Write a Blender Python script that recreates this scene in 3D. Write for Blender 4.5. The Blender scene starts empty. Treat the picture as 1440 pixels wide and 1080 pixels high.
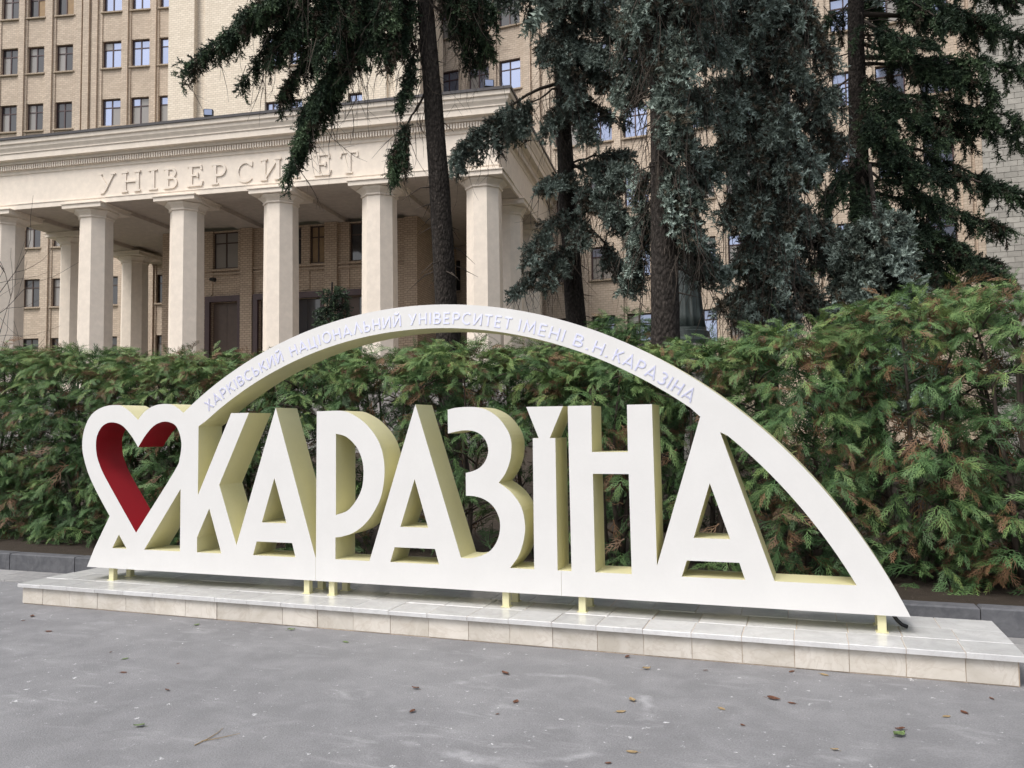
import bpy, bmesh, math, random
import numpy as np
from mathutils import Vector, Matrix
from mathutils.geometry import tessellate_polygon

R = math.radians
sc = bpy.context.scene
COL = sc.collection

# ------------------------------------------------------------------ camera
FPX = 1138.4077                                   # focal length in pixels of a 1440 wide frame
CR = np.array([0.94039699, 0.33986834, -0.01195915])
CU = np.array([0.02980695, -0.0473417, 0.99843393])
CF = np.array([-0.33876991, 0.93928072, 0.05465043])
EYE = np.array([0, 0, 1.6])
cam_d = bpy.data.cameras.new('camera')
cam_d.sensor_width = 36.0
cam_d.lens = FPX / 1440 * 36.0
cam_d.clip_start = 0.05
cam_d.clip_end = 2000
cam = bpy.data.objects.new('camera', cam_d)
COL.objects.link(cam)
mw = Matrix.Identity(4)
for i in range(3):
    mw[i][0], mw[i][1], mw[i][2], mw[i][3] = CR[i], CU[i], -CF[i], EYE[i]
cam.matrix_world = mw
sc.camera = cam

# ------------------------------------------------------------------ sky, sun, exposure
SUN_EL, SUN_AZ = 54, 208                           # degrees; azimuth clockwise from +Y
wd = bpy.data.worlds.new('World')
sc.world = wd
wd.use_nodes = True
nt = wd.node_tree
nt.nodes.clear()
sky = nt.nodes.new('ShaderNodeTexSky')
sky.sky_type = 'NISHITA'
sky.sun_disc = False
sky.sun_elevation = R(SUN_EL)
sky.sun_rotation = R(SUN_AZ)
sky.dust_density = 4.0
sky.air_density = 1.0
sky.ozone_density = 1.0
hsv = nt.nodes.new('ShaderNodeHueSaturation')      # thin overcast: the blue is washed out
hsv.inputs['Saturation'].default_value = 0.42
bg = nt.nodes.new('ShaderNodeBackground')
bg.inputs['Strength'].default_value = 0.15
wo = nt.nodes.new('ShaderNodeOutputWorld')
nt.links.new(sky.outputs[0], hsv.inputs['Color'])
nt.links.new(hsv.outputs[0], bg.inputs['Color'])
nt.links.new(bg.outputs[0], wo.inputs['Surface'])

sd = bpy.data.lights.new('sun', 'SUN')
sd.energy = 1.5
sd.angle = R(25)
sd.color = (1.0, 0.955, 0.89)
sun = bpy.data.objects.new('sun', sd)
COL.objects.link(sun)
sun_dir = Vector((math.sin(R(SUN_AZ)) * math.cos(R(SUN_EL)), math.cos(R(SUN_AZ)) * math.cos(R(SUN_EL)), math.sin(R(SUN_EL))))
sun.rotation_euler = (-sun_dir).to_track_quat('-Z', 'Y').to_euler()

sc.view_settings.view_transform = 'Standard'
sc.view_settings.look = 'None'
sc.view_settings.gamma = 1
sc.view_settings.exposure = 0.42

# ------------------------------------------------------------------ helpers
def at(px, py, d):
    """world point at distance d along the view axis for a photo pixel (used to survey real positions)"""
    q = CF + CR * ((px - 720) / FPX) + CU * ((540 - py) / FPX)
    return q * d + EYE

def tag(o, label=None, cat=None, group=None, kind=None):
    if label: o['label'] = label
    if cat: o['category'] = cat
    if group: o['group'] = group
    if kind: o['kind'] = kind
    return o

def empty(name, loc=(0, 0, 0), rz=0):
    o = bpy.data.objects.new(name, None)
    o.empty_display_size = 0.2
    COL.objects.link(o)
    o.location = loc
    o.rotation_euler = (0, 0, rz)
    return o

def link(name, me, parent=None, loc=(0, 0, 0), rz=0):
    o = bpy.data.objects.new(name, me)
    COL.objects.link(o)
    o.location = loc
    o.rotation_euler = (0, 0, rz)
    if parent: o.parent = parent
    return o

class MB:
    """collects faces with material indices; build() links them as ONE mesh object"""
    def __init__(s):
        s.v, s.f, s.m = [], [], []
    def add(s, verts, faces, m=0):
        b = len(s.v)
        s.v += [tuple(map(float, q)) for q in verts]
        for f in faces:
            s.f.append([b + i for i in f])
            s.m.append(m)
    def box(s, x0, x1, y0, y1, z0, z1, m=0):
        s.add([(x0, y0, z0), (x1, y0, z0), (x1, y1, z0), (x0, y1, z0), (x0, y0, z1), (x1, y0, z1), (x1, y1, z1), (x0, y1, z1)],
              [(0, 3, 2, 1), (4, 5, 6, 7), (0, 1, 5, 4), (1, 2, 6, 5), (2, 3, 7, 6), (3, 0, 4, 7)], m)
    def chbox(s, x0, x1, y0, y1, z0, z1, c=0.004, m=0):
        """box with chamfered upper and front edges"""
        s.add([(x0, y0, z0), (x1, y0, z0), (x1, y1, z0), (x0, y1, z0),
               (x0, y0, z1 - c), (x1, y0, z1 - c), (x1, y1, z1 - c), (x0, y1, z1 - c),
               (x0 + c, y0 + c, z1), (x1 - c, y0 + c, z1), (x1 - c, y1 - c, z1), (x0 + c, y1 - c, z1)],
              [(0, 3, 2, 1), (0, 1, 5, 4), (1, 2, 6, 5), (2, 3, 7, 6), (3, 0, 4, 7),
               (4, 5, 9, 8), (5, 6, 10, 9), (6, 7, 11, 10), (7, 4, 8, 11), (8, 9, 10, 11)], m)
    def tube(s, pts, rad, n=6, m=0, cap=True):
        pts = [Vector(p) for p in pts]
        k = len(pts)
        if not hasattr(rad, '__len__'): rad = [rad] * k
        b = len(s.v)
        for i, p in enumerate(pts):
            t = (pts[min(i + 1, k - 1)] - pts[max(i - 1, 0)])
            if t.length < 1e-9: t = Vector((0, 0, 1))
            t.normalize()
            a = t.orthogonal().normalized() if abs(t.z) > 0.95 else Vector((0, 0, 1)).cross(t).normalized()
            c = t.cross(a)
            for j in range(n):
                q = 2 * math.pi * j / n
                s.v.append(tuple(p + (a * math.cos(q) + c * math.sin(q)) * rad[i]))
        for i in range(k - 1):
            for j in range(n):
                j2 = (j + 1) % n
                s.f.append([b + i * n + j, b + i * n + j2, b + (i + 1) * n + j2, b + (i + 1) * n + j])
                s.m.append(m)
        if cap:
            s.f.append([b + j for j in range(n)][::-1]); s.m.append(m)
            s.f.append([b + (k - 1) * n + j for j in range(n)]); s.m.append(m)
    def rings(s, rings, m=0, cap=True):
        n = len(rings[0]); b = len(s.v)
        for r_ in rings: s.v += [tuple(map(float, q)) for q in r_]
        for i in range(len(rings) - 1):
            for j in range(n):
                j2 = (j + 1) % n
                s.f.append([b + i * n + j, b + i * n + j2, b + (i + 1) * n + j2, b + (i + 1) * n + j]); s.m.append(m)
        if cap:
            s.f.append([b + j for j in range(n)][::-1]); s.m.append(m)
            s.f.append([b + (len(rings) - 1) * n + j for j in range(n)]); s.m.append(m)
    def mesh(s, name, mats, smooth=False, recalc=False):
        me = bpy.data.meshes.new(name)
        me.from_pydata(s.v, [], s.f)
        for m in (mats if isinstance(mats, (list, tuple)) else [mats]): me.materials.append(m)
        me.polygons.foreach_set('material_index', s.m)
        if smooth: me.polygons.foreach_set('use_smooth', [True] * len(s.f))
        if recalc:
            bm = bmesh.new(); bm.from_mesh(me)
            bmesh.ops.recalc_face_normals(bm, faces=bm.faces)
            bm.to_mesh(me); bm.free()
        me.update()
        return me
    def build(s, name, mats, parent=None, loc=(0, 0, 0), rz=0, smooth=False, recalc=False):
        return link(name, s.mesh(name, mats, smooth, recalc), parent, loc, rz)

def mesh_np(name, V, F, mat, var=None, smooth=False):
    """triangle mesh straight from numpy arrays, with an optional per-vertex 'var' colour-variation value"""
    me = bpy.data.meshes.new(name)
    V = np.asarray(V, np.float32); F = np.asarray(F, np.int32)
    me.vertices.add(len(V)); me.vertices.foreach_set('co', V.ravel())
    me.loops.add(F.size); me.loops.foreach_set('vertex_index', F.ravel())
    me.polygons.add(len(F))
    me.polygons.foreach_set('loop_start', np.arange(0, F.size, 3, dtype=np.int32))
    if smooth: me.polygons.foreach_set('use_smooth', np.ones(len(F), bool))
    me.update(calc_edges=True)
    if var is not None:
        a = me.attributes.new('var', 'FLOAT', 'POINT')
        a.data.foreach_set('value', np.asarray(var, np.float32))
    me.materials.append(mat)
    return me

# ------------------------------------------------------------------ materials
class NT:
    def __init__(s, name):
        s.m = bpy.data.materials.new(name)
        s.m.use_nodes = True
        s.t = s.m.node_tree
        s.b = s.t.nodes['Principled BSDF']
    def n(s, typ, **kw):
        o = s.t.nodes.new('ShaderNode' + typ)
        for k, v in kw.items(): setattr(o, k, v)
        return o
    def l(s, a, b): s.t.links.new(a, b)
    def coord(s, scale=(1, 1, 1), out='Object', rot=(0, 0, 0)):
        c = s.n('TexCoord'); m = s.n('Mapping')
        m.inputs['Scale'].default_value = scale
        m.inputs['Rotation'].default_value = rot
        s.l(c.outputs[out], m.inputs['Vector'])
        return m.outputs[0]
    def noise(s, vec, scale, detail=4, rough=0.55, dist=0.0):
        o = s.n('TexNoise')
        o.inputs['Scale'].default_value = scale; o.inputs['Detail'].default_value = detail
        o.inputs['Roughness'].default_value = rough; o.inputs['Distortion'].default_value = dist
        if vec is not None: s.l(vec, o.inputs['Vector'])
        return o.outputs['Fac']
    def ramp(s, fac, stops):
        o = s.n('ValToRGB')
        e = o.color_ramp.elements
        while len(e) < len(stops): e.new(0.5)
        for q, (p, c) in zip(e, stops):
            q.position = p
            q.color = (*c, 1) if hasattr(c, '__len__') else (c, c, c, 1)
        s.l(fac, o.inputs['Fac'])
        return o.outputs['Color']
    def mix(s, fac, a, b, typ='MIX'):
        o = s.n('Mix', data_type='RGBA', blend_type=typ)
        for sock, val in ((o.inputs[0], fac), (o.inputs[6], a), (o.inputs[7], b)):
            if hasattr(val, 'links') or isinstance(val, bpy.types.NodeSocket): s.l(val, sock)
            elif hasattr(val, '__len__'): sock.default_value = (*val, 1)
            else: sock.default_value = val
        return o.outputs[2]
    def math(s, op, a, b=None):
        o = s.n('Math', operation=op)
        for sock, val in ((o.inputs[0], a), (o.inputs[1], b)):
            if val is None: continue
            if isinstance(val, bpy.types.NodeSocket): s.l(val, sock)
            else: sock.default_value = val
        return o.outputs[0]
    def bump(s, h, strength=0.3, dist=0.01):
        o = s.n('Bump')
        o.inputs['Strength'].default_value = strength; o.inputs['Distance'].default_value = dist
        s.l(h, o.inputs['Height']); s.l(o.outputs[0], s.b.inputs['Normal'])
    def col(s, c):
        if isinstance(c, bpy.types.NodeSocket): s.l(c, s.b.inputs['Base Color'])
        else: s.b.inputs['Base Color'].default_value = (*c, 1)
    def set(s, rough=0.6, metal=0.0, spec=0.5):
        s.b.inputs['Roughness'].default_value = rough
        s.b.inputs['Metallic'].default_value = metal
        s.b.inputs['Specular IOR Level'].default_value = spec
        return s.m

def paint(name, c, rough=0.45, dirt=0.06, bump=0.03):
    t = NT(name); v = t.coord()
    f = t.noise(v, 3.0, 6, 0.6)
    g = t.noise(v, 40.0, 3, 0.6)
    dark = tuple(x * (1 - dirt * 2.2) for x in c)
    t.col(t.mix(t.ramp(t.math('ADD', t.math('MULTIPLY', f, 0.75), t.math('MULTIPLY', g, 0.25)), [(0.42, 0.0), (0.66, 1.0)]), dark, c))
    t.bump(g, bump, 0.003)
    return t.set(rough)

def stone(name, c1, c2, scale=6, rough=0.55, vein=None, spec=0.5, bump=0.08):
    t = NT(name); v = t.coord()
    oi = t.n('ObjectInfo')
    add = t.n('VectorMath', operation='ADD'); t.l(v, add.inputs[0])
    cmb = t.n('CombineXYZ')
    for i in range(3): t.l(t.math('MULTIPLY', oi.outputs['Random'], 37.0 + i * 11), cmb.inputs[i])
    t.l(cmb.outputs[0], add.inputs[1]); v = add.outputs[0]
    f = t.noise(v, scale, 7, 0.62, 0.8)
    c = t.mix(t.ramp(f, [(0.35, 0.0), (0.65, 1.0)]), c1, c2)
    if vein:
        w = t.noise(v, scale * 0.7, 5, 0.6, 2.5)
        k = t.ramp(t.math('ABSOLUTE', t.math('SUBTRACT', w, 0.5)), [(0.0, 1.0), (0.035, 0.0)])
        c = t.mix(t.math('MULTIPLY', k, 0.35), c, vein)
    r = t.math('ADD', t.math('MULTIPLY', oi.outputs['Random'], 0.22), 0.86)
    h = t.n('HueSaturation'); t.l(c, h.inputs['Color']); t.l(r, h.inputs['Value'])
    t.col(h.outputs[0])
    t.bump(f, bump, 0.004)
    return t.set(rough, 0, spec)

def brick(name, c1, c2, mortar, w=0.32, h=0.14, ms=0.012, rough=0.75, soot=0.2):
    t = NT(name)
    c = t.n('TexCoord'); sx = t.n('SeparateXYZ'); t.l(c.outputs['Object'], sx.inputs[0])
    cb = t.n('CombineXYZ')
    t.l(t.math('ADD', sx.outputs['X'], sx.outputs['Y']), cb.inputs[0]); t.l(sx.outputs['Z'], cb.inputs[1])
    b = t.n('TexBrick')
    t.l(cb.outputs[0], b.inputs['Vector'])
    b.inputs['Color1'].default_value = (*c1, 1); b.inputs['Color2'].default_value = (*c2, 1); b.inputs['Mortar'].default_value = (*mortar, 1)
    b.inputs['Scale'].default_value = 1.0; b.inputs['Mortar Size'].default_value = ms
    b.inputs['Mortar Smooth'].default_value = 0.2; b.inputs['Bias'].default_value = 0.0
    b.inputs['Brick Width'].default_value = w; b.inputs['Row Height'].default_value = h
    st = t.noise(cb.outputs[0], 0.35, 6, 0.65)
    cl = t.mix(t.math('MULTIPLY', t.ramp(st, [(0.4, 0.0), (0.7, 1.0)]), soot), b.outputs['Color'], tuple(x * 0.5 for x in c1))
    fn = t.noise(cb.outputs[0], 7.0, 4, 0.6)
    cl = t.mix(t.math('MULTIPLY', fn, 0.3), cl, tuple(x * 0.62 for x in c2))
    t.col(cl)
    t.bump(t.math('SUBTRACT', 1.0, b.outputs['Fac']), 0.5, 0.012)
    return t.set(rough)

def foliage(name, stops, rough=0.6, spec=0.25, trans=0.0):
    """leaf colour picked per sprig by the 'var' attribute"""
    t = NT(name)
    a = t.n('Attribute', attribute_name='var')
    t.col(t.ramp(a.outputs['Fac'], stops))
    return t.set(rough, 0, spec)

def asphalt():
    t = NT('asphalt')
    v = t.coord()
    big = t.noise(v, 0.55, 5, 0.6, 0.4)
    mid = t.noise(v, 3.2, 6, 0.65, 0.3)
    fine = t.noise(v, 95, 3, 0.7)
    vo = t.n('TexVoronoi'); vo.inputs['Scale'].default_value = 120; t.l(v, vo.inputs['Vector'])
    c = t.mix(t.ramp(big, [(0.35, 0.0), (0.68, 1.0)]), (0.178, 0.178, 0.187), (0.238, 0.238, 0.247))
    c = t.mix(t.math('MULTIPLY', t.ramp(mid, [(0.42, 0.0), (0.72, 1.0)]), 0.55), c, (0.32, 0.32, 0.332))
    c = t.mix(t.math('MULTIPLY', t.ramp(fine, [(0.35, 1.0), (0.6, 0.0)]), 0.45), c, (0.10, 0.10, 0.106))
    c = t.mix(t.math('MULTIPLY', t.ramp(vo.outputs['Distance'], [(0.0, 1.0), (0.22, 0.0)]), 0.3), c, (0.30, 0.30, 0.31))
    # trodden-in chalky paint smears, long and ragged, lying along the plinth
    vs = t.coord((0.55, 1.5, 1), rot=(0, 0, 0.25))
    s1 = t.noise(vs, 3.4, 9, 0.72, 0.6)
    s2 = t.noise(v, 0.9, 3, 0.5)
    k = t.math('MULTIPLY', t.ramp(s1, [(0.54, 0.0), (0.68, 1.0)]), t.ramp(s2, [(0.36, 0.0), (0.58, 1.0)]))
    c = t.mix(t.math('MULTIPLY', k, 0.34), c, (0.50, 0.50, 0.515))
    s3 = t.noise(v, 15, 6, 0.75)
    c = t.mix(t.math('MULTIPLY', t.math('MULTIPLY', t.ramp(s3, [(0.625, 0.0), (0.67, 1.0)]), t.ramp(s2, [(0.38, 0.0), (0.50, 1.0)])), 0.85), c, (0.70, 0.70, 0.72))
    # a scuffed chalk ring
    sx = t.n('SeparateXYZ'); t.l(v, sx.inputs[0])
    dx = t.math('ADD', sx.outputs['X'], 1.55); dy = t.math('SUBTRACT', sx.outputs['Y'], 4.42)
    rr = t.math('SQRT', t.math('ADD', t.math('MULTIPLY', dx, dx), t.math('MULTIPLY', dy, dy)))
    wob = t.math('ADD', rr, t.math('MULTIPLY', t.math('SUBTRACT', t.noise(v, 3, 5, 0.7), 0.5), 0.30))
    ring = t.ramp(t.math('ABSOLUTE', t.math('SUBTRACT', wob, 0.70)), [(0.0, 1.0), (0.06, 0.0)])
    ring = t.math('MULTIPLY', ring, t.ramp(t.noise(v, 1.7, 4, 0.7), [(0.50, 0.0), (0.62, 1.0)]))
    c = t.mix(t.math('MULTIPLY', ring, 0.4), c, (0.50, 0.50, 0.52))
    t.col(c)
    t.bump(t.math('ADD', fine, t.math('MULTIPLY', vo.outputs['Distance'], 0.8)), 0.35, 0.006)
    return t.set(0.72, 0, 0.4)

def soil():
    t = NT('soil'); v = t.coord()
    f = t.noise(v, 6, 8, 0.7); g = t.noise(v, 45, 4, 0.7)
    c = t.mix(f, (0.028, 0.022, 0.017), (0.075, 0.06, 0.047))
    c = t.mix(t.ramp(g, [(0.62, 0.0), (0.7, 1.0)]), c, (0.16, 0.14, 0.12))
    t.col(c); t.bump(g, 0.8, 0.03)
    return t.set(0.9, 0, 0.2)

def grassy():
    t = NT('lawn'); v = t.coord()
    f = t.noise(v, 0.6, 6, 0.7); g = t.noise(v, 30, 4, 0.7)
    t.col(t.mix(f, (0.05, 0.06, 0.03), t.mix(g, (0.03, 0.06, 0.02), (0.09, 0.11, 0.04))))
    t.bump(g, 0.6, 0.04)
    return t.set(0.9, 0, 0.2)

def bark():
    t = NT('spruce_bark'); v = t.coord((1, 1, 0.35))
    w = t.noise(v, 22, 6, 0.7, 0.6)
    vo = t.n('TexVoronoi'); vo.inputs['Scale'].default_value = 26; t.l(t.coord((1, 1, 0.55)), vo.inputs['Vector'])
    c = t.mix(t.ramp(w, [(0.35, 0.0), (0.7, 1.0)]), (0.022, 0.018, 0.016), (0.085, 0.072, 0.064))
    c = t.mix(t.math('MULTIPLY', t.ramp(vo.outputs['Distance'], [(0.3, 0.0), (0.6, 1.0)]), 0.5), c, (0.012, 0.010, 0.009))
    t.col(c)
    t.bump(t.math('SUBTRACT', w, vo.outputs['Distance']), 0.9, 0.03)
    return t.set(0.9, 0, 0.2)

def glass(name, c, metal):
    t = NT(name)
    oi = t.n('ObjectInfo')
    v = t.coord()
    f = t.noise(v, 0.9, 2)
    t.col(t.mix(oi.outputs['Random'], tuple(x * 0.75 for x in c), c))
    t.bump(f, 0.15, 0.02)
    return t.set(0.06, metal, 0.8)

M = dict(
    white=paint('white_face_paint', (0.665, 0.66, 0.65), 0.5, 0.02, 0.02),
    yellow=paint('pale_yellow_paint', (0.70, 0.665, 0.415), 0.42, 0.03, 0.02),
    red=paint('deep_red_paint', (0.36, 0.012, 0.022), 0.5, 0.05, 0.02),
    steel=NT('polished_steel').m,
    slab=stone('grey_marble', (0.52, 0.52, 0.525), (0.63, 0.63, 0.63), 5, 0.22, (0.45, 0.43, 0.42), 0.6, 0.03),
    riser=stone('beige_travertine', (0.50, 0.46, 0.40), (0.64, 0.60, 0.545), 4, 0.5, (0.42, 0.36, 0.3), 0.4, 0.08),
    grout=stone('grout', (0.47, 0.36, 0.26), (0.58, 0.48, 0.38), 30, 0.9),
    asphalt=asphalt(), soil=soil(), lawn=grassy(),
    kerb=stone('kerb_concrete', (0.085, 0.088, 0.098), (0.135, 0.137, 0.148), 9, 0.8, None, 0.3, 0.25),
    paver=stone('paver_concrete', (0.24, 0.24, 0.245), (0.32, 0.315, 0.31), 12, 0.85, None, 0.3, 0.25),
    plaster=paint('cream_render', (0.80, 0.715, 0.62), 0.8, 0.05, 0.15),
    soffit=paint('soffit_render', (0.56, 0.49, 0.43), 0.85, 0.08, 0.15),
    cream=brick('cream_tile_brick', (0.86, 0.765, 0.635), (0.74, 0.645, 0.52), (0.56, 0.475, 0.375), ms=0.014, soot=0.08),
    tan=brick('tan_tile_brick', (0.66, 0.55, 0.44), (0.52, 0.42, 0.33), (0.38, 0.305, 0.235), ms=0.013, soot=0.3),
    pink=brick('porch_brick', (0.60, 0.47, 0.345), (0.48, 0.365, 0.27), (0.24, 0.175, 0.13), 0.30, 0.13, 0.014, soot=0.2),
    mortar=stone('grey_mortar', (0.16, 0.15, 0.135), (0.2, 0.19, 0.17), 14, 0.9),
    tile=stone('grey_ceramic_tile', (0.30, 0.285, 0.255), (0.39, 0.37, 0.33), 3, 0.6, None, 0.4, 0.05),
    sill=paint('sill_stone', (0.40, 0.32, 0.24), 0.8, 0.1, 0.1),
    frame=paint('maroon_window_frame', (0.065, 0.032, 0.034), 0.4, 0.05),
    oldframe=paint('brown_window_frame', (0.075, 0.045, 0.035), 0.5, 0.1),
    glass=glass('sky_glass', (0.36, 0.41, 0.56), 0.75),
    dark=glass('dark_glass', (0.045, 0.045, 0.05), 0.0),
    blind=glass('blind_behind_glass', (0.30, 0.28, 0.26), 0.0),
    board=paint('plywood_board', (0.36, 0.24, 0.13), 0.7, 0.1),
    doorwood=paint('brown_door', (0.105, 0.068, 0.05), 0.5, 0.1),
    maroon=paint('maroon_granite', (0.075, 0.038, 0.04), 0.4, 0.1),
    lead=paint('dark_flashing', (0.045, 0.04, 0.045), 0.5, 0.1),
    black=paint('black_plastic', (0.012, 0.012, 0.013), 0.5, 0.05),
    bronze=paint('green_bronze', (0.060, 0.078, 0.076), 0.45, 0.2, 0.2),
    granite=stone('grey_granite', (0.22, 0.21, 0.20), (0.33, 0.31, 0.30), 25, 0.4),
    bark=bark(),
    twig=paint('twig_bark', (0.085, 0.066, 0.052), 0.9, 0.2),
    thuja=foliage('thuja_leaf', [(0.0, (0.032, 0.066, 0.026)), (0.35, (0.078, 0.152, 0.056)), (0.62, (0.155, 0.245, 0.086)),
                                 (0.80, (0.215, 0.28, 0.09)), (0.84, (0.13, 0.080, 0.046)), (1.0, (0.20, 0.115, 0.062))], 0.55, 0.3),
    spruce=foliage('dark_spruce_needle', [(0.0, (0.015, 0.027, 0.017)), (0.5, (0.036, 0.062, 0.036)), (0.82, (0.095, 0.145, 0.075)), (0.9, (0.05, 0.04, 0.028)), (1.0, (0.075, 0.055, 0.038))], 0.6, 0.25),
    blue=foliage('blue_spruce_needle', [(0.0, (0.046, 0.054, 0.042)), (0.4, (0.125, 0.158, 0.132)), (0.80, (0.33, 0.405, 0.36)), (0.9, (0.075, 0.066, 0.048)), (1.0, (0.10, 0.08, 0.055))], 0.6, 0.25),
    leaf_brown=paint('dry_leaf', (0.20, 0.075, 0.035), 0.7, 0.3),
    leaf_tan=paint('straw_leaf', (0.42, 0.30, 0.15), 0.7, 0.2),
    leaf_green=paint('green_leaf', (0.16, 0.24, 0.08), 0.6, 0.2),
)
_s = M['steel'].node_tree.nodes['Principled BSDF']
_s.inputs['Base Color'].default_value = (0.73, 0.74, 0.94, 1); _s.inputs['Metallic'].default_value = 1.0; _s.inputs['Roughness'].default_value = 0.3

# ------------------------------------------------------------------ the setting
m = MB(); m.box(-300, 300, -120, 400, -0.6, -0.03)
tag(m.build('ground', M['lawn']), kind='structure')
m = MB(); m.add([(-60, -60, 0), (60, -60, 0), (60, 7.0, 0), (-60, 7.0, 0)], [(0, 1, 2, 3)])
tag(m.build('asphalt_plaza', M['asphalt']), kind='structure')

# strip of concrete pavers between the plaza and the kerb
strip = MB(); strip.box(-30, 30, 6.50, 6.998, -0.02, 0.004)
strip = tag(strip.build('paving_strip', M['paver']), kind='structure')
pv = MB(); pv.chbox(-0.245, 0.245, -0.122, 0.122, 0, 0.016, 0.004)
pv = pv.mesh('paver', M['paver'])
for i in range(26):
    for j in range(2):
        x = -13.0 + i * 0.5 + j * 0.25
        if -7.1 < x < 1.0: continue
        link('paver', pv, strip, (x, 6.626 + j * 0.248, 0.002))
for i in range(6):
    for j in range(2):
        link('paver', pv, strip, (1.55 + i * 0.5 + j * 0.25, 6.626 + j * 0.248, 0.002))

kerb = MB(); kerb.box(-30, 30, 7.03, 7.12, -0.1, 0.19)
kerb = tag(kerb.build('kerb', M['kerb']), kind='structure')
ks = MB(); ks.chbox(-0.496, 0.496, 0, 0.16, -0.1, 0.207, 0.012)
ks = ks.mesh('kerb_stone', M['kerb'])
for i in range(24):
    link('kerb_stone', ks, kerb, (-14.3 + i, 7.0 + 0.004 * math.sin(i * 2.1), 0.003 * math.sin(i * 1.7)))

# planting bed behind the kerb, rising gently towards the building
rng = np.random.default_rng(5)
nx, ny = 120, 60
xs = np.linspace(-45, 40, nx); ys = 7.14 + (np.linspace(0, 1, ny) ** 2) * 26
gx, gy = np.meshgrid(xs, ys)
gz = 0.175 + 0.03 * np.sin(gx * 3.1) * np.cos(gy * 2.3) * np.clip((gy - 7.2) * 2, 0, 1) + np.clip(gy - 12, 0, 99) * 0.03
V = np.stack([gx, gy, gz], -1).reshape(-1, 3)
idx = np.arange(nx * ny).reshape(ny, nx)
a, b, c, d = idx[:-1, :-1].ravel(), idx[:-1, 1:].ravel(), idx[1:, 1:].ravel(), idx[1:, :-1].ravel()
me = mesh_np('planting_bed', V, np.concatenate([np.stack([a, b, c], 1), np.stack([a, c, d], 1)]), M['soil'], smooth=True)
tag(link('planting_bed', me), kind='structure')

# ------------------------------------------------------------------ plinth
plinth = tag(empty('plinth', (-2.9, 5.72, 0)), 'long low plinth of grey marble slabs over beige stone under the white sign', 'plinth')
px0, px1, py0, py1 = -7.015, 1.183, 5.722, 6.625
def PX(x): return x + 2.9
def PY(y): return y - 5.72
m = MB(); m.box(PX(px0 + 0.006), PX(px1 - 0.006), PY(py0 + 0.006), PY(py1 - 0.006), -0.05, 0.157)
m.box(PX(-7.039), PX(1.207), PY(5.694), PY(6.644), 0.1585, 0.187)
m.build('core', M['grout'], plinth)
joints = [px0] + [0.888 - 0.3325 * k for k in range(23, -1, -1)] + [px1 - 0.012]
rnd = random.Random(3)
for a, b in zip(joints[:-1], joints[1:]):
    m = MB(); o = rnd.uniform(-0.003, 0.003)
    m.box(PX(a + 0.002), PX(b - 0.002), PY(py0 + o), PY(py0 + 0.03), 0.008, 0.155)
    m.build('riser_tile', M['riser'], plinth)
    m = MB(); m.box(PX(a + 0.002), PX(b - 0.002), PY(py1 - 0.03), PY(py1), 0.008, 0.155)
    m.build('riser_tile', M['riser'], plinth)
for x, k in ((px0, 0), (px1, 1)):
    for j in range(3):
        m = MB(); a = py0 + 0.032 + j * 0.28
        m.box(PX(x - (0.012 if k else 0)), PX(x + (0 if k else 0.012)), PY(a), PY(a + 0.276), 0.008, 0.155)
        m.build('riser_tile', M['riser'], plinth)
rows = [5.688, 5.998, 6.312, 6.650]
for j in range(3):
    jj = [-7.045] + [0.888 - 0.3325 * k + (0, 0.012, -0.05)[j] for k in range(23, -1, -1)] + [1.213]
    for a, b in zip(jj[:-1], jj[1:]):
        m = MB(); dz = rnd.uniform(-0.0025, 0.0025)
        m.chbox(PX(a + 0.0016), PX(b - 0.0016), PY(rows[j] + 0.0016), PY(rows[j + 1] - 0.0016), 0.158 , 0.192 + dz, 0.004)
        m.build('top_slab', M['slab'], plinth)

# ------------------------------------------------------------------ the sign
SY, SD = 6.028, 0.32                               # front plane and depth
BASE, TOP, BOT = 0.506, 1.767, 0.315
SO = Vector((-2.95, SY, 0.192))
sign = tag(empty('letter_sign', SO), 'big white letter sign with a red-lined heart and an inscribed arch', 'sign')

def arc(c, r, a0, a1, n):
    return [(c[0] + r * math.sin(a0 + (a1 - a0) * i / n), c[1] + r * math.cos(a0 + (a1 - a0) * i / n)) for i in range(n + 1)]
CO, RO = (-2.971, -1.32), 3.949
CI, RI = (-2.95, -1.268), 3.701
def ang(c, p): return math.atan2(p[0] - c[0], p[1] - c[1])

def smooth(pts, corners, n=5, closed=True):
    """Catmull-Rom through pts, keeping the listed indices as sharp corners"""
    out = []; k = len(pts); cs = set(corners)
    segs = k if closed else k - 1
    for i in range(segs):
        p1, p2 = pts[i], pts[(i + 1) % k]
        s1, s2 = i in cs, ((i + 1) % k) in cs
        if s1 and s2:
            out.append(p1); continue
        p0 = pts[(i - 1) % k] if not s1 else (2 * p1[0] - p2[0], 2 * p1[1] - p2[1])
        p3 = pts[(i + 2) % k] if not s2 else (2 * p2[0] - p1[0], 2 * p2[1] - p1[1])
        for j in range(n):
            t = j / n
            out.append(tuple(0.5 * ((2 * p1[q]) + (-p0[q] + p2[q]) * t + (2 * p0[q] - 5 * p1[q] + 4 * p2[q] - p3[q]) * t * t
                             + (-p0[q] + 3 * p1[q] - 3 * p2[q] + p3[q]) * t ** 3) for q in range(2)))
    if not closed: out.append(pts[-1])
    return out

def area(p): return sum(p[i - 1][0] * p[i][1] - p[i][0] * p[i - 1][1] for i in range(len(p))) / 2

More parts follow.
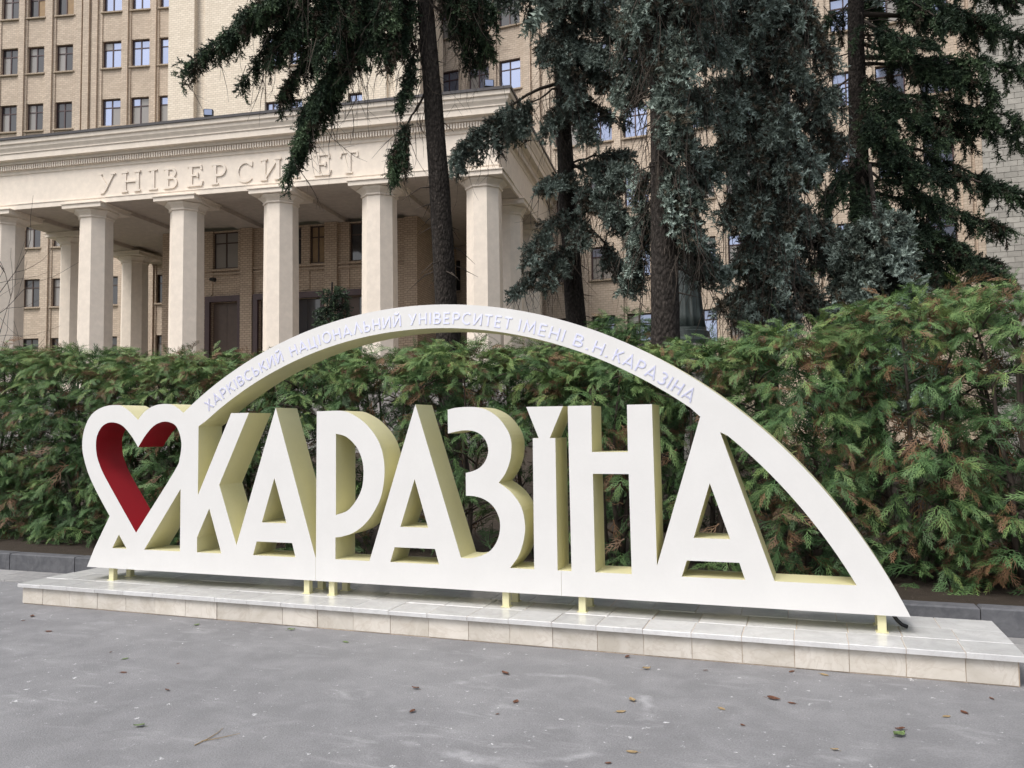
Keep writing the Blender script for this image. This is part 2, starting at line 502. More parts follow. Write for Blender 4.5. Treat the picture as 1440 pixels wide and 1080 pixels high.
def slab_part(name, outer, hole=None, label=None, skip_base=True, y0=0.0, y1=SD, parent=None):
    """a flat letter part: white front plate, pale yellow returns, white back"""
    if area(outer) < 0: outer = outer[::-1]
    loops = [outer]
    if hole:
        if area(hole) > 0: hole = hole[::-1]
        loops.append(hole)
    tris = tessellate_polygon([[Vector((x, z, 0)) for x, z in l] for l in loops])
    flat = [p for l in loops for p in l]
    m = MB()
    L = lambda x, y, z: (x - SO.x, y, z - SO.z)
    for y, mi, fl in ((y0, 0, 0), (y1, 0, 1)):
        fs = []
        for t in tris:
            ar = area([flat[i] for i in t])
            if abs(ar) < 1e-9: continue
            fs.append(tuple(t) if (ar > 0) != bool(fl) else tuple(t)[::-1])
        m.add([L(x, y, z) for x, z in flat], fs, mi)
    hl = None
    for li, l in enumerate(loops):
        tgt = m
        if li == 1 and name == 'heart': hl = MB(); tgt = hl
        k = len(l)
        for i in range(k):
            (xa, za), (xb, zb) = l[i], l[(i + 1) % k]
            if skip_base and abs(za - BASE) < 0.002 and abs(zb - BASE) < 0.002: continue
            tgt.add([L(xa, y0, za), L(xb, y0, zb), L(xb, y1, zb), L(xa, y1, za)], [(0, 1, 2, 3)], 1 if tgt is m else 0)
    o = m.build(name, [M['white'], M['yellow']], parent or sign)
    if label: o['label'] = label
    if hl:
        q = hl.build('heart_lining', M['red'], o); q['label'] = 'deep red lining inside the heart'
    return o

B_ = BASE
heart = smooth([(-6.462, B_), (-6.283, 0.807), (-6.466, 1.058), (-6.568, 1.229), (-6.632, 1.401), (-6.643, 1.516), (-6.623, 1.631), (-6.564, 1.746),
                (-6.475, 1.82), (-6.341, 1.863), (-6.194, 1.868), (-6.138, 1.851), (-6.076, 1.818), (-6.003, 1.765), (-5.952, 1.722), (-5.903, 1.775),
                (-5.832, 1.824), (-5.734, 1.859), (-5.622, 1.867), (-5.541, 1.855), (-5.474, 1.821), (-5.416, 1.78), (-5.440, 1.078), (-5.858, B_),
                (-6.069, B_), (-6.166, 0.636), (-6.245, B_)], [0, 1, 14, 21, 22, 23, 24, 25, 26], 4)
hole = smooth([(-5.947, 1.462), (-5.999, 1.535), (-6.073, 1.614), (-6.146, 1.672), (-6.234, 1.70), (-6.323, 1.699), (-6.397, 1.663), (-6.448, 1.595),
               (-6.469, 1.515), (-6.459, 1.401), (-6.419, 1.298), (-6.327, 1.151), (-5.958, 0.66), (-5.516, 1.236), (-5.456, 1.356), (-5.436, 1.466),
               (-5.444, 1.542), (-5.473, 1.619), (-5.522, 1.675), (-5.619, 1.702), (-5.703, 1.69), (-5.773, 1.656), (-5.842, 1.595), (-5.899, 1.528)], [0, 12], 4)
slab_part('heart', heart, hole, 'white heart outline with a deep red inside')
slab_part('letter', [(-5.440, B_), (-5.440, 1.078), (-5.416, 1.78), (-5.242, 1.652), (-5.242, 1.024), (-4.879, TOP), (-4.685, TOP), (-5.004, 1.121),
                     (-4.811, 0.586), (-4.811, B_), (-4.975, B_), (-5.113, 0.906), (-5.247, 0.642), (-5.247, B_)], None, 'letter K joined to the heart')
slab_part('letter', [(-4.399, 1.808), (-4.811, 0.586), (-4.811, B_), (-4.632, B_), (-4.595, 0.627), (-4.224, 0.627), (-4.190, B_), (-3.985, B_)],
          [(-4.411, 1.188), (-4.540, 0.796), (-4.282, 0.796)], 'letter A between K and P')
slab_part('letter', smooth([(-3.976, TOP), (-3.731, TOP), (-3.615, 1.731), (-3.501, 1.659), (-3.399, 1.548), (-3.337, 1.419), (-3.316, 1.25), (-3.344, 1.063),
                            (-3.412, 0.924), (-3.503, 0.813), (-3.616, 0.735), (-3.732, 0.698), (-3.790, 0.69), (-3.790, B_), (-3.983, B_)], [0, 12, 13, 14], 5),
          smooth([(-3.785, 1.571), (-3.708, 1.555), (-3.639, 1.514), (-3.57, 1.439), (-3.524, 1.329), (-3.517, 1.209), (-3.536, 1.1), (-3.593, 0.999),
                  (-3.674, 0.918), (-3.785, 0.88)], [0, 9], 5), 'letter P with a round bowl')
slab_part('letter', [(-3.026, 1.808), (-3.461, B_), (-3.266, B_), (-3.224, 0.629), (-2.856, 0.629), (-2.821, B_), (-2.627, B_), (-2.627, 0.569)],
          [(-3.037, 1.192), (-3.170, 0.798), (-2.916, 0.798)], 'letter A between the P and the 3 shape')
slab_part('letter', smooth([(-2.627, 0.569), (-2.554, 0.567), (-2.473, 0.585), (-2.391, 0.621), (-2.335, 0.678), (-2.299, 0.754), (-2.288, 0.838), (-2.302, 0.912),
                            (-2.347, 0.986), (-2.417, 1.036), (-2.498, 1.06), (-2.579, 1.064), (-2.579, 1.246), (-2.517, 1.261), (-2.455, 1.29), (-2.408, 1.342),
                            (-2.384, 1.407), (-2.387, 1.464), (-2.417, 1.526), (-2.472, 1.569), (-2.544, 1.587), (-2.627, 1.585), (-2.733, 1.564), (-2.734, 1.757),
                            (-2.668, 1.771), (-2.563, 1.777), (-2.46, 1.77), (-2.378, 1.743), (-2.298, 1.69), (-2.228, 1.604), (-2.19, 1.519), (-2.186, 1.426),
                            (-2.202, 1.333), (-2.243, 1.239), (-2.296, 1.171), (-2.205, 1.109), (-2.137, 1.032), (-2.098, 0.954), (-2.08, 0.844), (-2.086, 0.762),
                            (-2.106, 0.678), (-2.142, 0.594), (-2.209, B_), (-2.627, B_)], [0, 11, 12, 22, 23, 34, 42, 43], 3), None, 'letter shaped like a 3')
slab_part('letter', [(-2.009, B_), (-2.007, 1.521), (-1.958, 1.521), (-2.058, TOP), (-1.757, TOP), (-1.868, 1.521), (-1.823, 1.521), (-1.820, B_)], None,
          'narrow letter with a wedge in place of dots')
slab_part('letter', [(-1.709, B_), (-1.719, TOP), (-1.533, TOP), (-1.533, 1.412), (-1.256, 1.412), (-1.256, TOP), (-1.068, TOP), (-1.056, 0.575), (-1.056, B_),
                     (-1.245, B_), (-1.253, 1.247), (-1.529, 1.247), (-1.523, B_)], None, 'letter H')
pA, pB = (-0.717, 1.669), (-0.579, 1.555)
slab_part('letter', [pA, (-1.056, 0.575), (-1.056, B_), (-0.877, B_), (-0.838, 0.624), (-0.469, 0.624), (-0.432, B_), (-0.233, B_), pB],
          [(-0.661, 1.187), (-0.785, 0.789), (-0.528, 0.789)], 'last letter A, its top running into the arch')
ao = arc(CO, RO, ang(CO, (-5.31, 1.855)), math.acos((BASE - CO[1]) / RO), 70)
ai = arc(CI, RI, ang(CI, (-5.242, 1.652)), ang(CI, pA), 50) + arc(CI, RI, ang(CI, pB), math.acos((BASE - CI[1]) / RI), 24)
ai[0] = (-5.242, 1.652); ai[50] = pA; ai[51] = pB
arch = slab_part('arch', [(-5.416, 1.78), (-5.355, 1.826)] + ao + ai[::-1], None, 'white arch with a silver inscription')
# base bar in three lengths with hairline joints
tip = [(CO[0] + RO * math.sin(q), CO[1] + RO * math.cos(q)) for q in np.linspace(math.acos((BASE - CO[1]) / RO), math.acos((BOT - CO[1]) / RO), 6)]
for pts in ([(-6.558, BOT), (-3.9865, BOT), (-3.9865, BASE), (-6.462, BASE)],
            [(-3.9845, BOT), (-1.7925, BOT), (-1.7925, BASE), (-3.9845, BASE)],
            [(-1.7905, BOT)] + tip[::-1] + [(-1.7905, BASE)]):
    slab_part('base_bar', pts, None, None, skip_base=False)
# feet
for i, x in enumerate((-6.29, -4.10, -3.85, -2.262, -1.64, 0.45)):
    for y in (0.035, 0.245):
        m = MB(); w = 0.027
        m.box(-w, w, 0, 0.05, 0, BOT - 0.192 + 0.002)
        m.box(-w - 0.012, w + 0.012, -0.012, 0.062, 0, 0.005)
        m.build('foot', M['yellow'], sign, (x - SO.x, y, 0))

# stroke letters -----------------------------------------------------------
def el(cx, cy, rx, ry, a0, a1, n=14):
    return [(cx + rx * math.cos(R(a0 + (a1 - a0) * i / n)), cy + ry * math.sin(R(a0 + (a1 - a0) * i / n))) for i in range(n + 1)]
GL = {
    'Х': (0.72, [[(0.04, 0), (0.68, 1)], [(0.04, 1), (0.68, 0)]]),
    'А': (0.80, [[(0.02, 0), (0.40, 1), (0.78, 0)], [(0.16, 0.27), (0.64, 0.27)]]),
    'Р': (0.62, [[(0.06, 0), (0.06, 1)], [(0.06, 0.96), (0.30, 0.96)] + el(0.32, 0.70, 0.25, 0.26, 88, -88) + [(0.06, 0.44)]]),
    'К': (0.66, [[(0.06, 0), (0.06, 1)], [(0.62, 1), (0.10, 0.46)], [(0.26, 0.58), (0.64, 0)]]),
    'І': (0.16, [[(0.08, 0), (0.08, 1)]]),
    'В': (0.64, [[(0.06, 0), (0.06, 1)], [(0.06, 0.96), (0.28, 0.96)] + el(0.30, 0.755, 0.22, 0.205, 88, -88) + [(0.06, 0.55)], [(0.06, 0.50), (0.30, 0.50)] + el(0.32, 0.27, 0.26, 0.23, 88, -88) + [(0.06, 0.04)]]),
    'С': (0.74, [el(0.42, 0.5, 0.38, 0.47, 50, 310, 22)]),
    'Ь': (0.60, [[(0.06, 0), (0.06, 1)], [(0.06, 0.54), (0.28, 0.54)] + el(0.30, 0.29, 0.25, 0.25, 88, -88) + [(0.06, 0.04)]]),
    'И': (0.72, [[(0.06, 0), (0.06, 1)], [(0.09, 0.04), (0.63, 0.96)], [(0.66, 0), (0.66, 1)]]),
    'Й': (0.72, [[(0.06, 0), (0.06, 1)], [(0.09, 0.04), (0.63, 0.96)], [(0.66, 0), (0.66, 1)], el(0.36, 1.22, 0.16, 0.11, 180, 360, 8)]),
    'Н': (0.70, [[(0.06, 0), (0.06, 1)], [(0.06, 0.5), (0.64, 0.5)], [(0.64, 0), (0.64, 1)]]),
    'Ц': (0.76, [[(0.06, 1), (0.06, 0.05), (0.72, 0.05), (0.72, -0.17)], [(0.60, 0.05), (0.60, 1)]]),
    'О': (0.86, [el(0.43, 0.5, 0.38, 0.47, 90, 450, 28)]),
    'Л': (0.76, [[(0.02, 0), (0.38, 1), (0.74, 0)]]),
    'У': (0.70, [[(0.04, 1), (0.36, 0.40)], [(0.66, 1), (0.22, 0)]]),
    'Е': (0.56, [[(0.52, 0.96), (0.06, 0.96), (0.06, 0.04), (0.52, 0.04)], [(0.06, 0.5), (0.46, 0.5)]]),
    'Т': (0.64, [[(0.02, 0.95), (0.62, 0.95)], [(0.32, 0), (0.32, 0.95)]]),
    'М': (0.88, [[(0.05, 0), (0.14, 0.98), (0.44, 0.25), (0.74, 0.98), (0.83, 0)]]),
    'З': (0.60, [el(0.28, 0.745, 0.24, 0.215, 140, -80, 14), el(0.28, 0.275, 0.28, 0.235, 80, -140, 14)]),
    '.': (0.18, [[(0.02, 0.06), (0.16, 0.06)]]),
}
def ribbon(pts, w):
    """mitred left and right edges of a stroke"""
    L, Rr = [], []
    k = len(pts)
    closed = math.hypot(pts[0][0] - pts[-1][0], pts[0][1] - pts[-1][1]) < 1e-6 and k > 3
    for i in range(k):
        a = pts[i - 1] if i else (pts[-2] if closed else pts[0]); b = pts[i]; c = pts[i + 1] if i < k - 1 else (pts[1] if closed else pts[-1])
        d1 = (b[0] - a[0], b[1] - a[1]); d2 = (c[0] - b[0], c[1] - b[1])
        if math.hypot(*d1) < 1e-9: d1 = d2
        if math.hypot(*d2) < 1e-9: d2 = d1
        l1, l2 = math.hypot(*d1), math.hypot(*d2)
        n1 = (-d1[1] / l1, d1[0] / l1); n2 = (-d2[1] / l2, d2[0] / l2)
        nn = (n1[0] + n2[0], n1[1] + n2[1]); ln = math.hypot(*nn) or 1
        nn = (nn[0] / ln, nn[1] / ln)
        s = w / 2 / max(0.45, nn[0] * n1[0] + nn[1] * n1[1])
        L.append((b[0] + nn[0] * s, b[1] + nn[1] * s)); Rr.append((b[0] - nn[0] * s, b[1] - nn[1] * s))
    return L, Rr
def glyph(m, ch, w, h, thick, tf, proud, weights=None, serif=None, glyphs=GL):
    """adds glyph strokes to m; tf(x, z, y) places them; each stroke 0.4 mm prouder than the last so no faces coincide"""
    gw, strokes = glyphs[ch]
    for si, st in enumerate(strokes):
        k = weights[si] if weights else 1.0
        pts = [(x * w / gw, y * h) for x, y in st]
        L, Rr = ribbon(pts, thick * k)
        f = -(proud + si * 0.0004 * (1 if proud < 0.02 else 12))
        n = len(pts)
        vs = [tf(x, z, f) for x, z in L] + [tf(x, z, f) for x, z in Rr] + [tf(x, z, 0) for x, z in L] + [tf(x, z, 0) for x, z in Rr]
        fs = []
        for i in range(n - 1):
            fs += [(i, n + i, n + i + 1, i + 1), (i, i + 1, 2 * n + i + 1, 2 * n + i), (n + i + 1, n + i, 3 * n + i, 3 * n + i + 1)]
        fs += [(0, 2 * n, 3 * n, n), (n - 1, 2 * n - 1, 4 * n - 1, 3 * n - 1)]
        m.add(vs, fs)

words = [('ХАРКІВСЬКИЙ', -34.9, -20.9), ('НАЦІОНАЛЬНИЙ', -19.6, -2.8), ('УНІВЕРСИТЕТ', -1.7, 12.1), ('ІМЕНІ', 13.0, 18.9), ('В.', 20.1, 22.1), ('Н.', 22.6, 24.6), ('КАРАЗІНА', 25.2, 35.4)]
TC, TR, TH = (-2.97, -1.30), 3.79, 0.092
for wd_, a0, a1 in words:
    gap = 0.24
    tot = sum(GL[c][0] for c in wd_) + gap * (len(wd_) - 1)
    u = 0.0
    for ch in wd_:
        gw = GL[ch][0]
        am = R(a0 + (a1 - a0) * (u + gw / 2) / tot)
        lw = gw / tot * R(a1 - a0) * TR
        def tf(x, z, y, am=am, lw=lw):
            x -= lw / 2; r_ = TR - 0.02 + z
            c_, s_ = math.cos(am), math.sin(am)
            return (TC[0] + s_ * r_ + c_ * x - SO.x, y, TC[1] + c_ * r_ - s_ * x - SO.z)
        m = MB(); glyph(m, ch, lw, TH, 0.0125, tf, 0.004)
        m.build('inscription_letter', M['steel'], arch)
        u += gw + gap
# loose cable end behind the right-hand foot
m = MB(); m.tube([(-0.012, 0, 0.122), (0.0, 0, 0.09), (0.022, 0.004, 0.055), (0.05, 0.008, 0.028), (0.085, 0.012, 0.014)], 0.013, 8)
tag(m.build('cable', M['black'], None, (0.535, 6.20, 0.195), smooth=True), 'short black cable end on the marble slabs beneath the sign tip', 'cable')

# ------------------------------------------------------------------ the university building
BA = R(7.5)
BO = Vector((-12.86, 34.07, 0))
bld = tag(empty('university_building', BO, BA), 'tall brick university building with a cream columned portico behind the hedge', 'building')
def to_b(w):
    d = Vector((w[0] - BO.x, w[1] - BO.y))
    return (d.x * math.cos(BA) + d.y * math.sin(BA), -d.x * math.sin(BA) + d.y * math.cos(BA), 0)

# portico: 6 columns in front, 3 deep at the sides
SL, SR, BK = -28.2, 0.0, 14.3                     # left face, right face, depth back to the wall
m = MB(); m.box(SL - 0.8, SR + 0.8, -1.2, BK, 0, 3.6)
for i in range(12): m.box(SL + 2, SR - 2, -1.2 - 0.36 * (12 - i), -1.2, 0.002 * i, 0.3 * (i + 1) - 0.002)
m.build('podium', M['granite'], bld)

def octo(r_, z, c=(0, 0)):
    q = r_ / math.cos(math.pi / 8)
    return [(c[0] + q * math.cos(math.pi / 8 + k * math.pi / 4), c[1] + q * math.sin(math.pi / 8 + k * math.pi / 4), z) for k in range(8)]
def sq(r_, z): return [(-r_, -r_, z), (r_, -r_, z), (r_, r_, z), (-r_, r_, z)]
shaft = MB(); shaft.rings([octo(0.80, 3.6), octo(0.79, 8.0), octo(0.76, 12.82)])
shaft = shaft.mesh('column', M['plaster'])
cap_ = MB()
cap_.rings([octo(0.80, 12.70), octo(0.83, 12.72), octo(0.83, 12.78), octo(0.80, 12.80)])
cap_.rings([octo(0.78, 12.80), octo(0.86, 12.90), octo(0.99, 13.00), octo(1.03, 13.05), octo(1.0, 13.09)])
cap_.rings([sq(1.10, 13.09), sq(1.14, 13.11), sq(1.14, 13.30), sq(1.20, 13.32), sq(1.20, 13.366)])
cap_ = cap_.mesh('capital', M['plaster'])
colx = [-27.25, -21.76, -16.44, -11.21, -6.04, -0.85]
spots = [(x, 0.78) for x in colx] + [(x, y) for x in (colx[0], colx[-1]) for y in (5.7, 11.0)]
for x, y in spots:
    o = link('column', shaft, bld, (x, y, 0))
    link('capital', cap_, o)
# entablature mouldings run round three sides
prof = [(-0.02, 13.37), (0.07, 13.37), (0.07, 13.60), (0.10, 13.62), (0.10, 13.66), (0.0, 13.68), (0.0, 15.20), (0.05, 15.24), (0.07, 15.38), (0.12, 15.40), (0.12, 15.69),
        (0.24, 15.72), (0.28, 15.84), (0.52, 15.87), (0.52, 16.16), (0.57, 16.18), (0.57, 16.24), (0.60, 16.30), (0.68, 16.42), (0.70, 16.55), (0.78, 16.60), (0.80, 16.80)]
m = MB()
rings_ = []
for o_, z in prof: rings_.append([(SL - o_, BK, z), (SL - o_, -o_, z), (SR + o_, -o_, z), (SR + o_, BK, z)])
b0 = len(m.v)
for r_ in rings_: m.v += r_
for i in range(len(rings_) - 1):
    for j in range(3):
        m.f.append([b0 + i * 4 + j, b0 + i * 4 + j + 1, b0 + (i + 1) * 4 + j + 1, b0 + (i + 1) * 4 + j]); m.m.append(0)
m.build('entablature', M['plaster'], bld)
m = MB(); m.box(SL - 0.86, SR + 0.86, -0.86, BK, 16.802, 16.93)
m.build('roof_edge', M['lead'], bld)
m = MB()
k = int((SR - SL) / 0.136)
for i in range(k):
    x = SL + 0.06 + i * 0.136
    m.box(x, x + 0.074, -0.25, -0.121, 15.42, 15.66)
for i in range(int(BK / 0.136)):
    y = 0.03 + i * 0.136
    m.box(SR + 0.121, SR + 0.25, y, y + 0.078, 15.42, 15.66)
tag(m.build('dentils', M['plaster'], bld), kind='stuff')
m = MB()
m.box(SL + 0.02, SR - 0.02, 0.02, BK, 13.62, 13.9)
for x in colx: m.box(x - 0.72, x + 0.72, 1.6, BK, 13.40, 13.62)
m.box(SL + 0.03, SR - 0.03, 0.03, 1.56, 13.374, 13.62)
m.box(SL + 0.03, SL + 1.6, 1.57, BK, 13.38, 13.62); m.box(SR - 1.6, SR - 0.03, 1.57, BK, 13.38, 13.62)
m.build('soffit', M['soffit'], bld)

# raised serif lettering on the frieze
SG = {
    'У': (1.0, [[(0.10, 0.97), (0.50, 0.34)], [(0.88, 0.97), (0.46, 0.20), (0.34, 0.06), (0.18, 0.06)], [(0.0, 0.97), (0.26, 0.97)], [(0.76, 0.97), (1.0, 0.97)]], [1, 0.55, 0.4, 0.4]),
    'Н': (1.0, [[(0.16, 0), (0.16, 1)], [(0.84, 0), (0.84, 1)], [(0.16, 0.52), (0.84, 0.52)]] + [[(a - 0.16, z), (a + 0.16, z)] for a in (0.16, 0.84) for z in (0.03, 0.97)], [1, 1, 0.5] + [0.5] * 4),
    'І': (0.4, [[(0.2, 0), (0.2, 1)], [(0.03, 0.03), (0.37, 0.03)], [(0.03, 0.97), (0.37, 0.97)]], [1, 0.4, 0.4]),
    'В': (0.74, [[(0.16, 0), (0.16, 1)], [(0.0, 0.965), (0.36, 0.965)] + el(0.38, 0.75, 0.22, 0.215, 85, -85) + [(0.16, 0.535)], [(0.16, 0.50), (0.38, 0.50)] + el(0.40, 0.27, 0.27, 0.235, 85, -85) + [(0.0, 0.035)]], [1, 0.62, 0.62]),
    'Е': (0.74, [[(0.16, 0), (0.16, 1)], [(0.0, 0.97), (0.66, 0.97), (0.68, 0.78)], [(0.16, 0.53), (0.50, 0.53)], [(0.0, 0.03), (0.68, 0.03), (0.73, 0.24)], [(0.50, 0.42), (0.50, 0.64)]], [1, 0.45, 0.45, 0.45, 0.4]),
    'Р': (0.76, [[(0.16, 0), (0.16, 1)], [(0.0, 0.965), (0.40, 0.965)] + el(0.42, 0.70, 0.28, 0.265, 85, -85) + [(0.16, 0.435)], [(0.0, 0.03), (0.36, 0.03)]], [1, 0.62, 0.4]),
    'С': (0.9, [el(0.47, 0.5, 0.40, 0.46, 42, 318, 26), [(0.78, 0.72), (0.80, 0.96)]], [0.8, 0.4]),
    'И': (1.0, [[(0.16, 0), (0.16, 1)], [(0.84, 0), (0.84, 1)], [(0.20, 0.06), (0.80, 0.94)]] + [[(a - 0.16, z), (a + 0.16, z)] for a in (0.16, 0.84) for z in (0.03, 0.97)], [1, 1, 0.5] + [0.5] * 4),
    'Т': (0.88, [[(0.44, 0), (0.44, 1)], [(0.03, 0.76), (0.05, 0.97), (0.83, 0.97), (0.85, 0.76)], [(0.27, 0.03), (0.61, 0.03)]], [1, 0.42, 0.4]),
}
GS = {k: (v[0], v[1]) for k, v in SG.items()}
for ch, x0, x1 in (('У', -21.10, -20.02), ('Н', -19.66, -18.56), ('І', -18.14, -17.56), ('В', -17.22, -16.45), ('Е', -15.9, -15.05), ('Р', -14.55, -13.76), ('С', -13.22, -12.25),
                   ('И', -11.88, -10.79), ('Т', -10.42, -9.52), ('Е', -9.05, -8.20), ('Т', -7.72, -6.80)):
    m = MB()
    glyph(m, ch, x1 - x0, 1.04, 0.185, lambda x, z, y, x0=x0: (x0 + x, y, 13.82 + z), 0.055, SG[ch][2], None, GS)
    m.build('raised_letter', M['plaster'], bld)

# windows ------------------------------------------------------------------
_cache = {}
def win_mesh(w, h, fm, mull=0.47, tr=0.70):
    k = ('f', w, h, fm, mull, tr)
    if k not in _cache:
        m = MB(); b = 0.075; x0, x1 = -w / 2, w / 2
        m.box(x0, x0 + b, 0, 0.09, 0, h); m.box(x1 - b, x1, 0, 0.09, 0, h)
        m.box(x0 + b, x1 - b, 0, 0.09, 0, b); m.box(x0 + b, x1 - b, 0, 0.09, h - b, h)
        xm, zt = x0 + w * mull, h * tr
        m.box(xm - 0.04, xm + 0.04, 0.004, 0.09, b, h - b)
        m.box(x0 + b, xm - 0.04, 0.008, 0.09, zt - 0.035, zt + 0.035); m.box(xm + 0.04, x1 - b, 0.008, 0.09, zt - 0.035, zt + 0.035)
        _cache[k] = m.mesh('window', M[fm])
    return _cache[k]
def pane_mesh(w, h, q, mat, mull=0.47, tr=0.70):
    k = ('p', w, h, q, mat, mull, tr)
    if k not in _cache:
        b = 0.075; x0, x1 = -w / 2, w / 2; xm, zt = x0 + w * mull, h * tr
        xa, xb = ((x0 + b, xm - 0.04), (xm + 0.04, x1 - b))[q % 2]
        za, zb = ((b, zt - 0.035), (zt + 0.035, h - b))[q // 2]
        m = MB(); m.box(xa, xb, 0.045, 0.06, za, zb)
        _cache[k] = m.mesh('pane', M[mat])
    return _cache[k]
def sill_mesh(w):
    k = ('s', w)
    if k not in _cache:
        m = MB(); m.chbox(-w / 2 - 0.12, w / 2 + 0.12, -0.32, 0.0, -0.11, -0.002, 0.02)
        _cache[k] = m.mesh('sill', M['sill'])
    return _cache[k]
rw = random.Random(11)
def window(x, y, z, w, h, origin, rz, fm='frame', mats=('glass', 'glass', 'glass', 'glass'), sill=True):
    p = Matrix.Rotation(rz, 4, 'Z') @ Vector((x, y, z)) + Vector(origin)
    o = link('window', win_mesh(w, h, fm), bld, p, rz)
    for q in range(4):
        pn = link('pane', pane_mesh(w, h, q, mats[q]), o)
        if fm == 'frame' and rw.random() < 0.25: pn.rotation_euler = (R(rw.uniform(-0.5, 0.5)), 0, R(rw.uniform(-0.5, 0.5)))
    if sill: link('sill', sill_mesh(w), o)
    return o

def facade(origin, rz, x0, x1, z0, z1, cols, rows, mat, pil=True, th=0.6, name='wall'):
    """brick wall with real openings: full-height piers, slightly recessed spandrels between the windows"""
    m = MB()
    edges = [x0] + [q for c in cols for q in c] + [x1]
    for i in range(0, len(edges), 2):
        a, b = edges[i], edges[i + 1]
        if b - a < 0.02: continue
        m.box(a, b, 0, th, z0, z1)
        if pil:
            if b - a < 1.6: m.box(a + (b - a) * 0.22, b - (b - a) * 0.22, -0.14, -0.003, z0, z1)
            else:
                m.box(a + 0.30, a + 0.72, -0.14, -0.003, z0, z1); m.box(b - 0.72, b - 0.30, -0.14, -0.003, z0, z1)
                m.box(a + 0.90, b - 0.90, -0.22, -0.003, z0, z1)
    for a, b in cols:
        zz = [z0] + [q for r_ in rows for q in r_] + [z1]
        for i in range(0, len(zz), 2):
            if zz[i + 1] - zz[i] > 0.01: m.box(a, b, 0.07, th - 0.02, zz[i], zz[i + 1])
    m.build(name, M[mat], bld, origin, rz)

def pick(bright):
    if bright: return tuple(rw.choice(('glass', 'glass', 'glass', 'glass', 'blind')) for _ in range(4))
    l = rw.choice(('blind', 'blind', 'dark'))
    return (l, 'dark', l if rw.random() < 0.5 else 'dark', 'dark')

ROWS = [(6.4, 8.4), (10.65, 12.68), (14.95, 16.95), (19.22, 21.22), (23.52, 25.52), (27.76, 29.76), (31.92, 33.92)]
# left wing, turned 5.5 degrees from the portico
LO, LZ = (-27.07, 14.3, 0), R(5.5)
lc = [(-21.25, -19.85), (-19.05, -17.65), (-16.9, -15.5), (-13.25, -11.87), (-11.15, -9.8), (-8.92, -7.55), (-5.3, -3.82), (-3.1, -1.66), (-0.96, 0.48)]
facade(LO, LZ, -26, 2.6, 0, 40, lc, ROWS, 'tan')
for ci, (a, b) in enumerate(lc):
    if ci < 2: continue
    for ri, (z0, z1) in enumerate(ROWS):
        if ri == 3: continue
        br = ci >= 6 and ri >= 4
        window((a + b) / 2, 0.24, z0, b - a, z1 - z0, LO, LZ, 'frame' if ri >= 4 else 'oldframe', ('dark', 'board', 'dark', 'board') if (ri == 6 and ci in (4, 5)) else pick(br))
# right wing
ro = at(777, 261, 51)
RO_, RZ = to_b(ro), R(-1.5) - BA
rc = []
for g in (-7.95, 0.2, 8.42, 16.5, 24.6): rc += [(g, g + 1.5), (g + 2.2, g + 3.68), (g + 4.4, g + 5.88)]
facade(RO_, RZ, -12, 33, 0, 40, rc, ROWS, 'tan')
for ci, (a, b) in enumerate(rc):
    if ci > 12: continue
    for ri, (z0, z1) in enumerate(ROWS):
        if ri == 6: continue
        window((a + b) / 2, 0.24, z0, b - a, z1 - z0, RO_, RZ, 'frame', ('dark',) * 4 if ci < 3 and ri < 4 else pick(rw.random() < 0.85))
# tower above the portico
tc = [(-17.35, -16.4), (-15.72, -14.78), (-13.35, -12.4), (-11.75, -10.8)]
trows = [(20.25, 22.3), (24.5, 26.55), (28.75, 30.8), (33.0, 35.0)]
m = MB()
facade((0, 10, 0), 0, -21.6, -9.2, 13.9, 48, tc, trows, 'cream', pil=False, th=2.0, name='tower_wall')
m.box(-24.06, -22.2, 9.75, 14.5, 13.9, 48); m.box(-22.2, -21.6, 10.15, 14.5, 13.9, 48)
m.box(-9.2, -8.6, 10.15, 14.5, 13.9, 48); m.box(-8.6, -7.0, 9.75, 14.5, 13.9, 48)
m.build('tower_wall', M['cream'], bld)
for a, b in tc:
    for z0, z1 in trows[:3]:
        window((a + b) / 2, 10.24, z0, b - a, z1 - z0, (0, 0, 0), 0, 'frame', ('glass',) * 4, True)
# entrance block under the portico
EB = (0, 6.8, 0)
facade(EB, 0, -22.0, -6.15, 9.62, 13.39, [(-18.85, -17.2), (-15.6, -13.2), (-12.68, -11.72), (-10.25, -8.65)], [(11.15, 13.32)], 'pink', pil=False, th=0.5)
facade(EB, 0, -22.0, -6.15, 3.6, 9.615, [(-18.93, -17.13), (-15.85, -11.95), (-10.62, -8.85)], [(3.62, 9.16)], 'pink', pil=False, th=0.5)
m = MB()
for a, b in ((-22.0, -21.3), (-16.92, -16.17), (-11.66, -10.9), (-6.9, -6.15)): m.box(a, b, 6.55, 6.797, 3.6, 13.38)
for z in (10.75, 10.98): m.box(-21.28, -6.92, 6.70 if z < 10.9 else 6.66, 6.797, z, z + 0.1)
m.box(-21.98, -21.5, 7.31, BK, 3.6, 13.38); m.box(-6.65, -6.17, 7.31, BK, 3.6, 13.38)
m.build('entrance_pilasters', M['pink'], bld)
